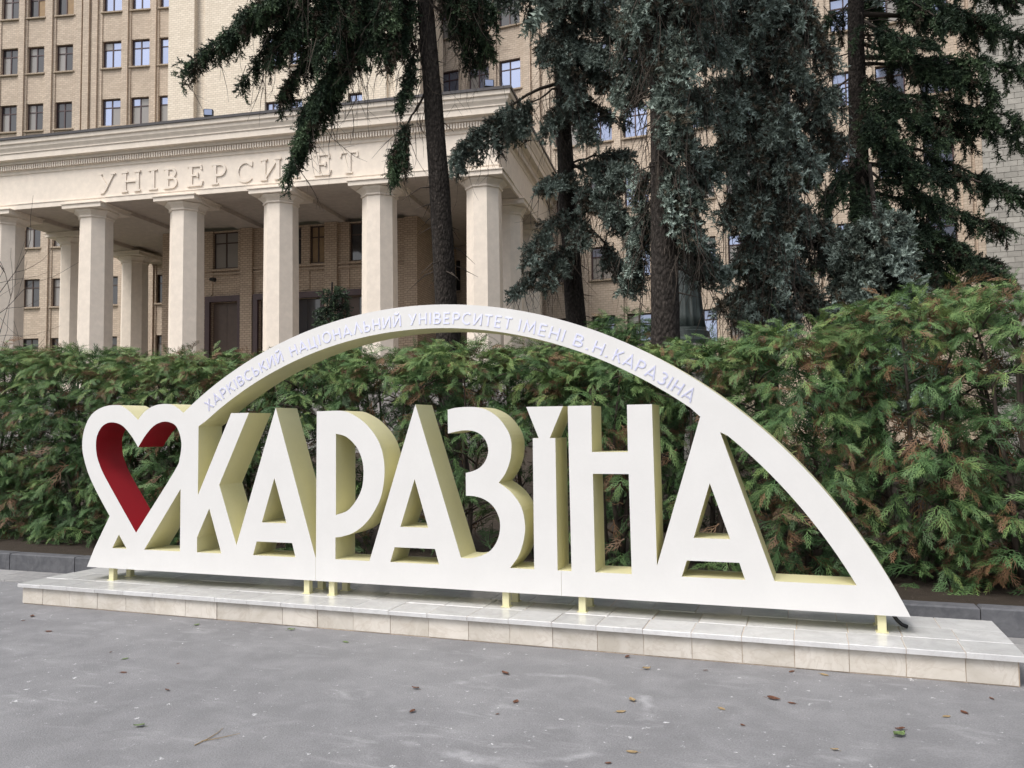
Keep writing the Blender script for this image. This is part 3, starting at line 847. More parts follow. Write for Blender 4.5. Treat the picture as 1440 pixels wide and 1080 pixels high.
for a, b in ((-18.93, -17.13), (-15.85, -11.95), (-10.62, -8.85)):
    m = MB()
    m.box(a - 0.30, a, 6.62, 6.9, 3.62, 9.16); m.box(b, b + 0.22 if b > -12.5 or True else b, 6.62, 6.9, 3.62, 9.16); m.box(a - 0.30, b + 0.22, 6.62, 6.9, 9.163, 9.5)
    o = m.build('door_surround', M['maroon'], bld)
    n = max(2, int((b - a) / 0.9))
    for i in range(n):
        w_ = (b - a) / n
        m = MB(); m.chbox(a + i * w_ + 0.01, a + (i + 1) * w_ - 0.01, 7.05, 7.12, 3.62, 9.14, 0.01)
        m.box(a + i * w_ + w_ * 0.82, a + i * w_ + w_ * 0.88, 7.0, 7.048, 4.6, 5.1)
        m.build('door_leaf', M['doorwood'] if (b < -17 or i == 0) else M['dark'], o)
for (a, b), mt in zip(((-18.85, -17.2), (-15.6, -13.2), (-12.68, -11.72), (-10.25, -8.65)), (('blind', 'blind', 'blind', 'blind'), ('dark',) * 4, ('board',) * 4, ('dark', 'blind', 'dark', 'dark'))):
    window((a + b) / 2, 7.0, 11.15, b - a, 2.17, (0, 0, 0), 0, 'oldframe', mt, False)
# small floodlights on the cornice and a lamp under the porch
for x, y, z in ((-14.4, -0.55, 16.93), (-0.25, -0.5, 16.93)):
    m = MB(); m.box(-0.03, 0.03, -0.03, 0.03, 0, 0.12); m.chbox(-0.22, 0.22, -0.16, 0.05, 0.12, 0.46, 0.03); m.box(-0.18, 0.18, -0.17, -0.161, 0.15, 0.42, 1)
    m.build('floodlight', [M['black'], M['glass']], bld, (x, y, z), R(20))
m = MB(); m.tube([(0, 0.25, 0.05), (0, 0, 0.1), (0.1, -0.15, 0.05)], 0.04, 8); m.tube([(-0.05, -0.12, 0.02), (0.3, -0.2, -0.04)], [0.09, 0.12], 10)
m.build('wall_lamp', M['black'], bld, (-18.7, 6.55, 10.45))

# grey tiled wall of the side block
g0 = at(1385, 300, 24)
side = tag(empty('side_building', (g0[0], g0[1], 0)), 'grey ceramic tiled building wall beyond the dark green spruce', 'building')
m = MB(); m.rings([[(0, 0.012, z), (12, 0.012, z), (14, 9, z), (4.2, 9, z)] for z in (0, 30)])
wall = m.build('wall', M['mortar'], side)
tw, th_ = 0.358, 0.168
tm = []
for v_ in range(3):
    m = MB(); m.box(0.006, tw - 0.006, -0.004 * v_, 0.03, 0.006, th_ - 0.006); tm.append(m.mesh('tile', M['tile']))
mh = MB(); mh.box(0.006, tw / 2 - 0.006, -0.003, 0.03, 0.006, th_ - 0.006); mh = mh.mesh('tile', M['tile'])
rt = random.Random(9)
for r_ in range(56):
    off = (r_ % 2) * tw / 2
    z = 5.6 + r_ * th_
    if off: link('tile', mh, wall, (0, 0, z))
    for c_ in range(5): link('tile', rt.choice(tm), wall, (off + c_ * tw, 0, z))
m = MB()
for r_ in range(175):
    off = (r_ % 2) * tw / 2; z = r_ * th_
    inside = 5.6 - 1e-3 <= z < 5.6 + 56 * th_ - 1e-3
    if z + th_ > 5.6 - 1e-3 and z < 5.6: continue
    if not inside and off: m.box(0.006, tw / 2 - 0.006, -0.003, 0.03, z + 0.006, z + th_ - 0.006)
    zz = z if not inside else 5.6 + math.floor((z - 5.6) / th_) * th_
    if inside: off = (math.floor((z - 5.6) / th_) % 2) * tw / 2
    for c_ in range(5 if inside else 0, 14):
        x = off + c_ * tw
        m.box(x + 0.006, x + tw - 0.006, -0.003, 0.03, zz + 0.006, zz + th_ - 0.006)
tag(m.build('tile_field', M['tile'], wall), kind='stuff')

# ------------------------------------------------------------------ vegetation
UP = np.array([0, 0, 1.0])
def basis(D, rng, roll=None):
    """rotation matrices whose x axis is D, with a given or random roll"""
    D = D / np.linalg.norm(D, axis=1, keepdims=True)
    ref = np.where(np.abs(D[:, 2:3]) > 0.93, np.array([[1.0, 0, 0]]), np.array([[0, 0, 1.0]]))
    S = np.cross(ref, D); S /= np.linalg.norm(S, axis=1, keepdims=True)
    N = np.cross(D, S)
    a = (rng.uniform(0, 2 * math.pi, len(D)) if roll is None else roll)[:, None]
    S2 = S * np.cos(a) + N * np.sin(a); N2 = np.cross(D, S2)
    return np.stack([D, S2, N2], 2)
def scatter(TV, TF, pos, rot, scale, var, tvar=None):
    n, k = len(pos), len(TV)
    V = np.einsum('nij,kj->nki', rot, TV) * scale[:, None, None] + pos[:, None, :]
    F = (TF[None] + (np.arange(n) * k)[:, None, None]).reshape(-1, 3)
    vv = np.repeat(var, k).reshape(n, k)
    if tvar is not None: vv = vv + tvar[None]
    return V.reshape(-1, 3), F, np.clip(vv.ravel(), 0, 1)

def frond(seed):
    """flat feathery fan of a thuja spray: a midrib with forked branchlets, each a slim blade, tips drooping"""
    r_ = np.random.default_rng(seed); V, F = [], []
    def blade(p, a, l, w):
        d = np.array([math.cos(a), math.sin(a)]); n = np.array([-d[1], d[0]]); b = len(V); q = np.array(p)
        z = r_.uniform(-0.05, 0.05)
        for c, zz in ((q + n * w, 0), (q - n * w, 0), (q + d * l, z)):
            V.append((c[0], c[1], zz - 0.30 * c[0] ** 2 - 0.10 * c[1] ** 2))
        F.append((b, b + 1, b + 2))
    blade((0, 0), 0, 1.0, 0.024)
    for i in range(5):
        x = 0.14 + i * 0.165
        for s_ in (-1, 1):
            a = s_ * (0.66 - 0.05 * i + r_.uniform(-0.14, 0.14)); l = (0.50 - 0.065 * i) * r_.uniform(0.75, 1.15)
            blade((x, 0), a, l, 0.021)
            if i < 5:
                q = (x + math.cos(a) * l * 0.40, math.sin(a) * l * 0.40)
                blade(q, a - s_ * 0.55, l * 0.55, 0.019)
    return np.array(V), np.array(F), np.repeat(r_.normal(0, 0.05, len(F)), 3)
FR = [frond(i) for i in range(3)]

HP = np.array([(-13, 3.0), (-10.85, 2.96), (-9.49, 2.80), (-8.24, 2.72), (-7.08, 2.57), (-6.21, 2.60), (-5.5, 2.58), (-4.53, 2.57), (-3.62, 2.63), (-2.78, 2.51), (-1.98, 2.46),
               (-1.23, 2.47), (-0.52, 2.55), (-0.18, 2.62), (0.47, 2.70), (0.79, 2.82), (1.09, 2.87), (1.56, 2.91), (1.9, 2.86), (4, 2.9)])
def thuja(X, Y, H, rx, ry, seed, thin, label, brown=0.12, dark=0.0, nclump=150, name='thuja_shrub', group='clipped thuja shrubs of the hedge'):
    rng = np.random.default_rng(seed)
    root = tag(empty(name, (X, Y, 0.17)), label, 'shrub', group)
    w = MB()
    for i in range(5):
        a = rng.uniform(0, 6.28); q = [(0.12 * math.cos(a), 0.10 * math.sin(a), 0)]
        for k in range(1, 6): q.append((q[0][0] + 0.10 * k * math.cos(a) * rx * 1.2 + rng.normal(0, 0.03), q[0][1] + 0.09 * k * math.sin(a) * ry + rng.normal(0, 0.03), H * 0.17 * k))
        w.tube(q, [0.034 - 0.005 * k for k in range(6)], 6)
        for k in range(9):
            t = rng.uniform(0.6, 4.9); i0 = int(t); f = t - i0
            p = np.array(q[i0]) * (1 - f) + np.array(q[i0 + 1]) * f
            b = rng.uniform(0, 6.28); l = rng.uniform(0.25, 0.6)
            w.tube([p, p + np.array([math.cos(b) * l * 0.5, math.sin(b) * l * 0.5, l * 0.25]), p + np.array([math.cos(b) * l, math.sin(b) * l, l * 0.35])], [0.012, 0.008, 0.003], 4)
    w.build('stems', M['twig'], root, smooth=True)
    P_, D_, S_, V_, RL = [], [], [], [], []
    lump = rng.uniform(0, 6.28, 6)
    for i in range(nclump):
        th = rng.uniform(0, 2 * math.pi)
        z = H * (rng.uniform(0, 1) ** (0.75 if thin else 0.9))
        if rng.random() < 0.20: z = H * rng.uniform(0.9, 1.0)
        if thin and z < 0.60 * H and rng.random() < 0.66: continue
        u = z / H
        prof_ = (0.80 + 0.25 * math.sin(min(1, u * 1.25) * math.pi * 0.55)) * (1 if u < 0.86 else math.sqrt(max(0.02, 1 - ((u - 0.86) / 0.16) ** 2)))
        prof_ *= 1 + 0.13 * math.sin(3 * th + lump[0] + 2.2 * z) + 0.08 * math.sin(5 * z + lump[1] + th)
        dep = 1 - abs(rng.normal(0, 0.16)) - (0.25 * rng.random() if rng.random() < 0.3 else 0)
        rr = max(0.05, prof_ * dep)
        c = np.array([math.cos(th) * rx * rr, math.sin(th) * ry * rr, z])
        out = np.array([math.cos(th) / rx, math.sin(th) / ry, 0]); out /= np.linalg.norm(out)
        out = out + UP * (0.55 if u > 0.85 else rng.uniform(-0.15, 0.45)); out /= np.linalg.norm(out)
        base = rng.normal(0.38, 0.12) + 0.16 * (u > 0.8) - dark
        isb = rng.random() < brown * (1.8 if dep < 0.85 else 0.35)
        size = rng.uniform(0.8, 1.2)
        # one plume: a drooping branchlet with sprays set left and right along it
        d = out + rng.normal(0, 0.30, 3); d /= np.linalg.norm(d)
        sd_ = np.cross(d, UP); sd_ /= np.linalg.norm(sd_) + 1e-9
        p = c - out * 0.12; n = int(rng.integers(4, 6)); rl_ = rng.normal(0, 0.5)
        for k in range(n):
            d = d - UP * 0.14 + rng.normal(0, 0.06, 3); d /= np.linalg.norm(d)
            p = p + d * 0.055 * size
            for s_ in ((-1, 1) if k < n - 1 else (0,)):
                P_.append(p); D_.append(d + sd_ * s_ * rng.uniform(0.3, 1.2) + rng.normal(0, 0.30, 3) - UP * 0.15)
                S_.append(rng.uniform(0.115, 0.195) * size); RL.append(rl_ + rng.normal(0, 0.7))
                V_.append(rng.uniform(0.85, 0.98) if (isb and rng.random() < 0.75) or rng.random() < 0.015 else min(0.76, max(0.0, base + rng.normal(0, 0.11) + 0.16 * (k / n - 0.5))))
    for i in range(int(nclump * 1.1)):                # inner sprays: interior shade painted in as darker green, some dead brown
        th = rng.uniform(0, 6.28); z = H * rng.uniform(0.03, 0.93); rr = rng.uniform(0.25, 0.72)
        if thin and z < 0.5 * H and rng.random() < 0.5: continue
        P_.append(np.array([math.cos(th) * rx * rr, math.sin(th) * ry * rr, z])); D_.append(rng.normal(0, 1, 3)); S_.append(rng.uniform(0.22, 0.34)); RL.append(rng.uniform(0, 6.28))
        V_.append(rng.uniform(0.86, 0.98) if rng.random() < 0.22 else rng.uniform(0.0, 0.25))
    RL = np.array(RL)
    P_, D_, S_, V_ = map(np.array, (P_, D_, S_, V_))
    allV, allF, allT, nb = [], [], [], 0
    for j in range(3):
        q = np.arange(len(P_)) % 3 == j
        if not q.any(): continue
        v, f, t = scatter(FR[j][0], FR[j][1], P_[q], basis(D_[q], rng, RL[q]), S_[q], V_[q], FR[j][2])
        allV.append(v); allF.append(f + nb); allT.append(t); nb += len(v)
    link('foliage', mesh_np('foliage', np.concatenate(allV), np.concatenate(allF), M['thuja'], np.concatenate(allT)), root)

behind = ['far out past the heart end of the kerb', 'well beyond the heart end of the plinth', 'past the heart end of the plinth', 'just past the heart end of the plinth', 'behind the outer side of the heart',
          'behind the heart and letter K', 'behind letter K and the first A', 'behind letter P', 'behind the second letter A', 'behind the letter shaped like a 3', 'behind the narrow letter with a wedge top', 'behind letter H', 'behind the last letter A',
          'behind the arch foot', 'behind the bare end of the plinth', 'past the bare end of the plinth', 'well past the bare end of the plinth', 'farthest past the bare end of the plinth']
hx = np.linspace(-11.9, 3.6, len(behind))
for i, X in enumerate(hx):
    H_ = float(np.interp(X, HP[:, 0], HP[:, 1])) - 0.24 + 0.05 * math.sin(i * 2.7)
    thin = -6.6 < X < -0.2
    thuja(X + 0.08 * math.sin(i * 5.1), 8.45 + 0.12 * math.sin(i * 3.3) - (0.22 if X > 0.1 else 0), H_, 0.66, 0.62 if thin else 0.72, 100 + i, thin,
          'green thuja hedge shrub ' + behind[i], 0.24 if (-9 < X < -6.2 or X > 0.5) else 0.13, 0.0, 330 if thin else (190 if X < -10.6 or X > 2.5 else 400))
# two darker bushes deeper in the bed
for i, (px, py, d, hh) in enumerate(((884, 470, 12.6, 3.15), (846, 480, 13.2, 3.05))):
    q = at(px, py, d)
    thuja(q[0], q[1], hh, 0.65, 0.65, 300 + i, False, ('dark evergreen bush beside the thick bare spruce trunk', 'dark evergreen bush between the two spruce trunks')[i], 0.02, 0.22, 260, 'evergreen_bush', 'dark bushes behind the hedge')

# spruces ------------------------------------------------------------------
def twig_t(seed, n, ln, wd_, spread):
    """a sprig: thin stem with needles standing out all round"""
    r_ = np.random.default_rng(seed); V, F = [], []
    V += [(0, 0.012, 0), (0, -0.012, 0), (1, 0, 0)]; F.append((0, 1, 2))
    for i in range(n):
        x = 0.06 + 0.90 * i / n; a = i * 2.4 + r_.uniform(-0.4, 0.4)
        l = ln * (1 - 0.35 * x) * r_.uniform(0.8, 1.15); ca, sa = math.cos(a), math.sin(a)
        tip_ = (x + l * spread, l * ca, l * sa); b = len(V)
        V += [(x - wd_, -sa * wd_, ca * wd_), (x + wd_, sa * wd_, -ca * wd_), tip_]; F.append((b, b + 1, b + 2))
    return np.array(V), np.array(F)
TWG = {'dark': [twig_t(i, 11, 0.34, 0.064, 0.8) for i in range(2)], 'blue': [twig_t(9 + i, 12, 0.37, 0.070, 0.65) for i in range(2)]}

class Tree:
    def __init__(s, name, label, base, top, rad, kind, seed):
        s.rng = np.random.default_rng(seed); s.kind = kind
        s.base, s.top = np.array(base, float), np.array(top, float)
        s.root = tag(empty(name, base), label, 'tree', None)
        s.wood = MB(); s.P, s.D, s.S, s.V = [], [], [], []
        # trunk
        n, k = 20, 46; rings = []
        lump = s.rng.uniform(0, 6.28, 8)
        for i in range(k):
            t = i / (k - 1); c = (s.top - s.base) * t + np.array([0.05 * math.sin(t * 7 + lump[0]), 0.05 * math.cos(t * 6), 0])
            r0 = rad * (1 - 0.80 * t) * (1 + 0.35 * math.exp(-t * 40)) + 0.01
            rings.append([(c[0] + math.cos(a) * r0 * f, c[1] + math.sin(a) * r0 * f, c[2]) for a, f in
                          ((2 * math.pi * j / n, 1 + 0.05 * math.sin(3 * 2 * math.pi * j / n + lump[1] + t * 9) + s.rng.normal(0, 0.028)) for j in range(n))])
        m = MB(); m.rings(rings); m.build('trunk', M['bark'], s.root, smooth=True)
    def on_trunk(s, z):
        t = (z - s.base[2]) / (s.top[2] - s.base[2]); return s.base + (s.top - s.base) * t
    def bough(s, p0, p1, lift=0.2, sec=0.7, hang=0.3, dens=11, start=0.25, bare=0.0, twl=1.0, brownf=0.06):
        r_ = s.rng; p0 = np.array(p0, float); p1 = np.array(p1, float); L = np.linalg.norm(p1 - p0)
        c = (p0 + p1) / 2 + UP * lift * L
        n = 9; ts = np.linspace(0, 1, n)
        pts = [(1 - t) ** 2 * p0 + 2 * t * (1 - t) * c + t * t * p1 + r_.normal(0, 0.02, 3) * (t > 0) for t in ts]
        s.wood.tube([q - s.base for q in pts], [0.012 + 0.011 * L * (1 - t) ** 1.2 for t in ts], 6)
        for i in range(int(L * dens)):
            t = start + (1 - start) * r_.random() ** 0.75
            f = t * (n - 1); i0 = min(int(f), n - 2); p = pts[i0] * (1 - (f - i0)) + pts[i0 + 1] * (f - i0)
            tg = pts[i0 + 1] - pts[i0]; tg /= np.linalg.norm(tg)
            sd_ = np.cross(tg, UP); sd_ /= np.linalg.norm(sd_) + 1e-9
            d = sd_ * r_.uniform(-1, 1) + tg * r_.uniform(0.2, 0.9) + UP * r_.uniform(-0.15, 0.25); d /= np.linalg.norm(d)
            l = sec * (1.15 - 0.6 * t) * r_.uniform(0.45, 1.1)
            st = 0.05; k = max(3, int(l / st)); path = [p]
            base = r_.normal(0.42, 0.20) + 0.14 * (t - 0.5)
            dead = r_.random() < brownf
            for j in range(k):
                d = d - UP * hang * r_.uniform(0.6, 1.4) * st * 6 + r_.normal(0, 0.05, 3); d /= np.linalg.norm(d)
                p = p + d * st; path.append(p)
                if j / k < bare: continue
                for q in range(2):
                    td = d * r_.uniform(0.5, 1.0) + r_.normal(0, 0.55, 3)
                    if s.kind == 'blue': td += UP * 0.28
                    else: td -= UP * 0.12
                    s.P.append(p); s.D.append(td); s.S.append(r_.uniform(0.10, 0.19) * twl)
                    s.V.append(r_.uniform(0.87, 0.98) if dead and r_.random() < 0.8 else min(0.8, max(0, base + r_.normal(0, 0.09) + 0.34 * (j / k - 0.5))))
            s.wood.tube([q - s.base for q in path[::4]], np.linspace(0.008, 0.003, len(path[::4])), 3, cap=False)
    def strands(s, n, p0, p1, l0, l1):
        """fine dead twigs hanging under a bough"""
        r_ = s.rng
        for i in range(n):
            t = r_.random(); p = np.array(p0) * (1 - t) + np.array(p1) * t + r_.normal(0, 0.12, 3)
            l = r_.uniform(l0, l1); d = np.array([r_.normal(0, 0.25), r_.normal(0, 0.25), -1.0]); q = [p - s.base]
            for k in range(4): d = d + r_.normal(0, 0.12, 3); p = p + d / np.linalg.norm(d) * l / 4; q.append(p - s.base)
            s.wood.tube(q, [0.008, 0.007, 0.006, 0.004, 0.002], 3, cap=False)
            for k in range(2):
                b = q[r_.integers(1, 5)]; e = d + r_.normal(0, 0.5, 3)
                s.wood.tube([b, b + e / np.linalg.norm(e) * l * 0.3], [0.004, 0.0015], 3, cap=False)
    def whorls(s, z0, z1, dz, l0, l1, per=5, droop=0.35, **kw):
        z = z0; k = 0
        while z < z1:
            u = (z - z0) / max(1e-6, z1 - z0)
            for j in range(per):
                a = 2 * math.pi * (j + 0.5 * (k % 2)) / per + s.rng.uniform(-0.35, 0.35)
                l = (l0 * (1 - u) + l1 * u) * s.rng.uniform(0.75, 1.1)
                p = s.on_trunk(z + s.rng.uniform(-0.1, 0.1))
                s.bough(p, p + np.array([math.cos(a) * l, math.sin(a) * l, -l * droop * s.rng.uniform(0.6, 1.3)]), **kw)
            z += dz; k += 1
    def dead(s, z0, z1, n, l=0.7):
        for i in range(n):
            p = s.on_trunk(s.rng.uniform(z0, z1)); a = s.rng.uniform(0, 6.28); ll = l * s.rng.uniform(0.3, 1.0)
            d = np.array([math.cos(a), math.sin(a), -0.25])
            s.wood.tube([p - s.base, p + d * ll * 0.5 - s.base, p + d * ll - UP * 0.2 * ll - s.base + s.rng.normal(0, 0.04, 3)], [0.016, 0.010, 0.003], 4)
    def done(s):
        s.wood.build('branches', M['twig'], s.root, smooth=True)
        P_, D_, S_, V_ = map(np.array, (s.P, s.D, s.S, s.V))
        P_ = P_ - s.base
        tw_ = TWG[s.kind]; av, af, at_, nb = [], [], [], 0
        for j in range(2):
            q = np.arange(len(P_)) % 2 == j
            v, f, t = scatter(tw_[j][0], tw_[j][1], P_[q], basis(D_[q], s.rng), S_[q], V_[q])
            av.append(v); af.append(f + nb); at_.append(t); nb += len(v)
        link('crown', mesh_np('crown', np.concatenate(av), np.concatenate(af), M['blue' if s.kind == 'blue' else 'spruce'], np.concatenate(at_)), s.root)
        return len(P_)

def trunk_line(pa, pb, d, zb=0.2, zt=16):
    a, b = at(*pa, d), at(*pb, d)
    f = lambda z: a + (b - a) * ((z - a[2]) / (b[2] - a[2]))
    return f(zb), f(zt)
count = 0
# dark weeping spruce in front of the portico
D1 = 15.0
b_, t_ = trunk_line((627, 440), (597, 0), D1, 0.3, 17)
T = Tree('spruce_tree', 'dark weeping spruce with a tall bare trunk in front of the portico columns', b_, t_, 0.245, 'dark', 21)
def P1(x, y, dd=0): return at(x, y, D1 + dd)
for a, b, kw in (
    ((598, -70), (262, 98), dict(dd=-0.6, lift=0.16, sec=0.75, hang=0.35, dens=20, start=0.3)),
    ((598, -150), (315, 60), dict(dd=-0.2, lift=0.14, sec=0.8, hang=0.5, dens=18, start=0.3)),
    ((598, -120), (345, 110), dict(dd=0.3, lift=0.2, sec=0.7, hang=0.6, dens=16, start=0.4)),
    ((598, -40), (420, 195), dict(dd=-0.4, lift=0.25, sec=1.0, hang=0.6, dens=18, start=0.35)),
    ((598, -90), (400, 130), dict(dd=0.2, lift=0.2, sec=0.9, hang=0.9, dens=20, start=0.3)),
    ((598, -60), (450, 60), dict(dd=-0.8, lift=0.2, sec=1.1, hang=1.0, dens=22, start=0.2)),
    ((598, -100), (500, 40), dict(dd=0.5, lift=0.2, sec=1.2, hang=1.0, dens=22, start=0.2)),
    ((598, -30), (515, 55), dict(dd=-0.5, lift=0.1, sec=1.1, hang=1.0, dens=16, start=0.3, bare=0.15)),
    ((600, 10), (560, 60), dict(dd=0.9, lift=0.1, sec=0.9, hang=0.9, dens=14, start=0.2)),
    ((603, 125), (556, 215), dict(dd=-0.3, lift=0.12, sec=1.15, hang=1.0, dens=26, start=0.55)),
    ((600, -60), (655, 30), dict(dd=0.5, lift=0.1, sec=1.1, hang=1.0, dens=22, start=0.3)),
    ((600, -80), (690, 20), dict(dd=0.2, lift=0.15, sec=1.0, hang=0.9, dens=20, start=0.3)),
    ((600, 0), (672, 85), dict(dd=0.8, lift=0.1, sec=0.6, hang=0.8, dens=14, start=0.5)),
    ((598, -90), (350, 20), dict(dd=-0.9, lift=0.12, sec=0.9, hang=0.6, dens=24, start=0.35)),
    ((598, -60), (385, 70), dict(dd=-0.6, lift=0.15, sec=0.9, hang=0.8, dens=24, start=0.35)),
    ((598, -110), (440, 20), dict(dd=-0.4, lift=0.15, sec=1.1, hang=1.0, dens=24, start=0.3)),
    ((598, -20), (408, 240), dict(dd=-0.4, lift=0.3, sec=0.85, hang=0.55, dens=18, start=0.5)),
    ((598, -30), (545, 70), dict(dd=-0.6, lift=0.15, sec=1.0, hang=0.8, dens=22, start=0.3)),
    ((600, 40), (566, 130), dict(dd=-0.3, lift=0.1, sec=0.8, hang=0.7, dens=18, start=0.4, bare=0.2)),
    ((598, -50), (470, 110), dict(dd=-0.2, lift=0.2, sec=0.8, hang=1.0, dens=22, start=0.4)),
    ((598, -30), (425, 160), dict(dd=-0.2, lift=0.25, sec=1.0, hang=1.1, dens=22, start=0.5)),
    ((598, -130), (380, -10), dict(dd=0.4, lift=0.15, sec=1.1, hang=0.8, dens=22, start=0.3)),
    ((598, -100), (540, 10), dict(dd=-0.9, lift=0.15, sec=1.1, hang=1.0, dens=24, start=0.2)),
    ((600, -100), (665, -10), dict(dd=-0.4, lift=0.15, sec=1.2, hang=1.1, dens=24, start=0.3)),
    ((600, -50), (690, 70), dict(dd=0.4, lift=0.15, sec=0.8, hang=0.8, dens=20, start=0.45)),
    ((599, -200), (430, -40), dict(dd=-1.5, lift=0.2, sec=1.1, hang=0.8, dens=14, start=0.2)),
    ((599, -200), (760, -60), dict(dd=-1.0, lift=0.2, sec=1.0, hang=0.8, dens=14, start=0.2)),
    ((599, -150), (560, -60), dict(dd=2.5, lift=0.2, sec=1.0, hang=0.8, dens=14, start=0.2))):
    dd = kw.pop('dd')
    T.bough(P1(*a), P1(*b, dd), brownf=0.16, **kw); T.strands(26, P1(*a), P1(*b, dd), 0.3, 1.1)
T.whorls(12.6, 16.6, 0.6, 2.2, 0.6, 4, 0.4, sec=0.8, hang=0.6, dens=4, twl=1.7)
T.dead(4.5, 9, 26, 0.9)
count += T.done()

# blue spruce further back, beside the portico corner
D2 = 18.0
b_, t_ = trunk_line((812, 440), (797, 200), D2, 0.4, 17)
T = Tree('blue_spruce_tree', 'blue spruce with a slim trunk beside the portico corner', b_, t_, 0.25, 'blue', 22)
def P2(x, y, dd=0): return at(x, y, D2 + dd)
for a, b, kw in (
    ((797, 110), (640, 215), dict(dd=-0.8, lift=0.14, sec=1.25, hang=1.0, dens=15, start=0.38)),
    ((797, 120), (718, 165), dict(dd=-0.6, lift=0.1, sec=1.3, hang=1.1, dens=16, start=0.6)),
    ((795, 60), (768, 60), dict(dd=-1.2, lift=0.1, sec=0.9, hang=0.5, dens=24, start=0.1)),
    ((795, 60), (850, 75), dict(dd=-1.3, lift=0.1, sec=0.9, hang=0.5, dens=26, start=0.1)),
    ((795, 20), (880, 30), dict(dd=-1.2, lift=0.1, sec=0.9, hang=0.5, dens=24, start=0.1)),
    ((795, 0), (770, -5), dict(dd=-1.2, lift=0.1, sec=1.0, hang=0.7, dens=24, start=0.1)),
    ((795, -40), (835, -10), dict(dd=-1.4, lift=0.1, sec=1.0, hang=0.6, dens=24, start=0.1)),
    ((797, 90), (810, 130), dict(dd=-1.3, lift=0.15, sec=0.7, hang=0.7, dens=24, start=0.2)),
    ((797, 80), (905, 100), dict(dd=-0.5, lift=0.1, sec=0.8, hang=0.8, dens=20, start=0.2)),
    ((797, 130), (770, 180), dict(dd=-0.9, lift=0.1, sec=0.7, hang=0.9, dens=24, start=0.2)),
    ((797, 130), (865, 165), dict(dd=0.2, lift=0.1, sec=0.7, hang=0.9, dens=18, start=0.2)),
    ((803, 250), (762, 268), dict(dd=-1.2, lift=0.12, sec=0.6, hang=0.3, dens=24, start=0.1)),
    ((803, 235), (895, 240), dict(dd=-1.3, lift=0.08, sec=0.8, hang=0.45, dens=24, start=0.1)),
    ((803, 260), (862, 295), dict(dd=-1.5, lift=0.1, sec=0.7, hang=0.6, dens=24, start=0.1)),
    ((805, 290), (745, 365), dict(dd=-1.3, lift=0.15, sec=0.55, hang=0.4, dens=22, start=0.1)),
    ((805, 300), (820, 345), dict(dd=-1.3, lift=0.15, sec=0.55, hang=0.5, dens=24, start=0.1)),
    ((806, 350), (728, 408), dict(dd=-1.0, lift=0.15, sec=0.55, hang=0.4, dens=26, start=0.1)),
    ((806, 340), (770, 400), dict(dd=-1.3, lift=0.15, sec=0.55, hang=0.5, dens=24, start=0.1)),
    ((803, 230), (880, 215), dict(dd=1.0, lift=0.1, sec=0.8, hang=0.9, dens=16, start=0.3)),
    ((803, 230), (890, 320), dict(dd=0.5, lift=0.2, sec=1.0, hang=1.0, dens=18, start=0.5)),
    ((795, -60), (800, -10), dict(dd=-1.4, lift=0.1, sec=1.0, hang=0.7, dens=26, start=0.1)),
    ((795, 30), (790, 80), dict(dd=-1.5, lift=0.1, sec=0.9, hang=0.7, dens=28, start=0.1)),
    ((795, -20), (900, 60), dict(dd=-0.8, lift=0.1, sec=1.0, hang=0.8, dens=24, start=0.1)),
    ((797, 60), (870, 130), dict(dd=-1.2, lift=0.12, sec=0.8, hang=0.8, dens=24, start=0.2)),
    ((797, 110), (830, 190), dict(dd=-1.2, lift=0.12, sec=0.7, hang=0.9, dens=24, start=0.2)),
    ((805, 320), (860, 260), dict(dd=-1.0, lift=0.1, sec=0.8, hang=0.6, dens=22, start=0.2)),
    ((803, 300), (880, 385), dict(dd=0.4, lift=0.2, sec=0.9, hang=1.0, dens=18, start=0.5))):
    dd = kw.pop('dd')
    T.bough(P2(*a), P2(*b, dd), brownf=0.20, **kw); T.strands(22, P2(*a), P2(*b, dd), 0.3, 1.1)
T.whorls(11.6, 16.6, 0.6, 2.0, 0.6, 4, 0.4, sec=0.8, hang=0.5, dens=4, twl=1.7)
T.dead(3, 11, 24, 1.0)
count += T.done()

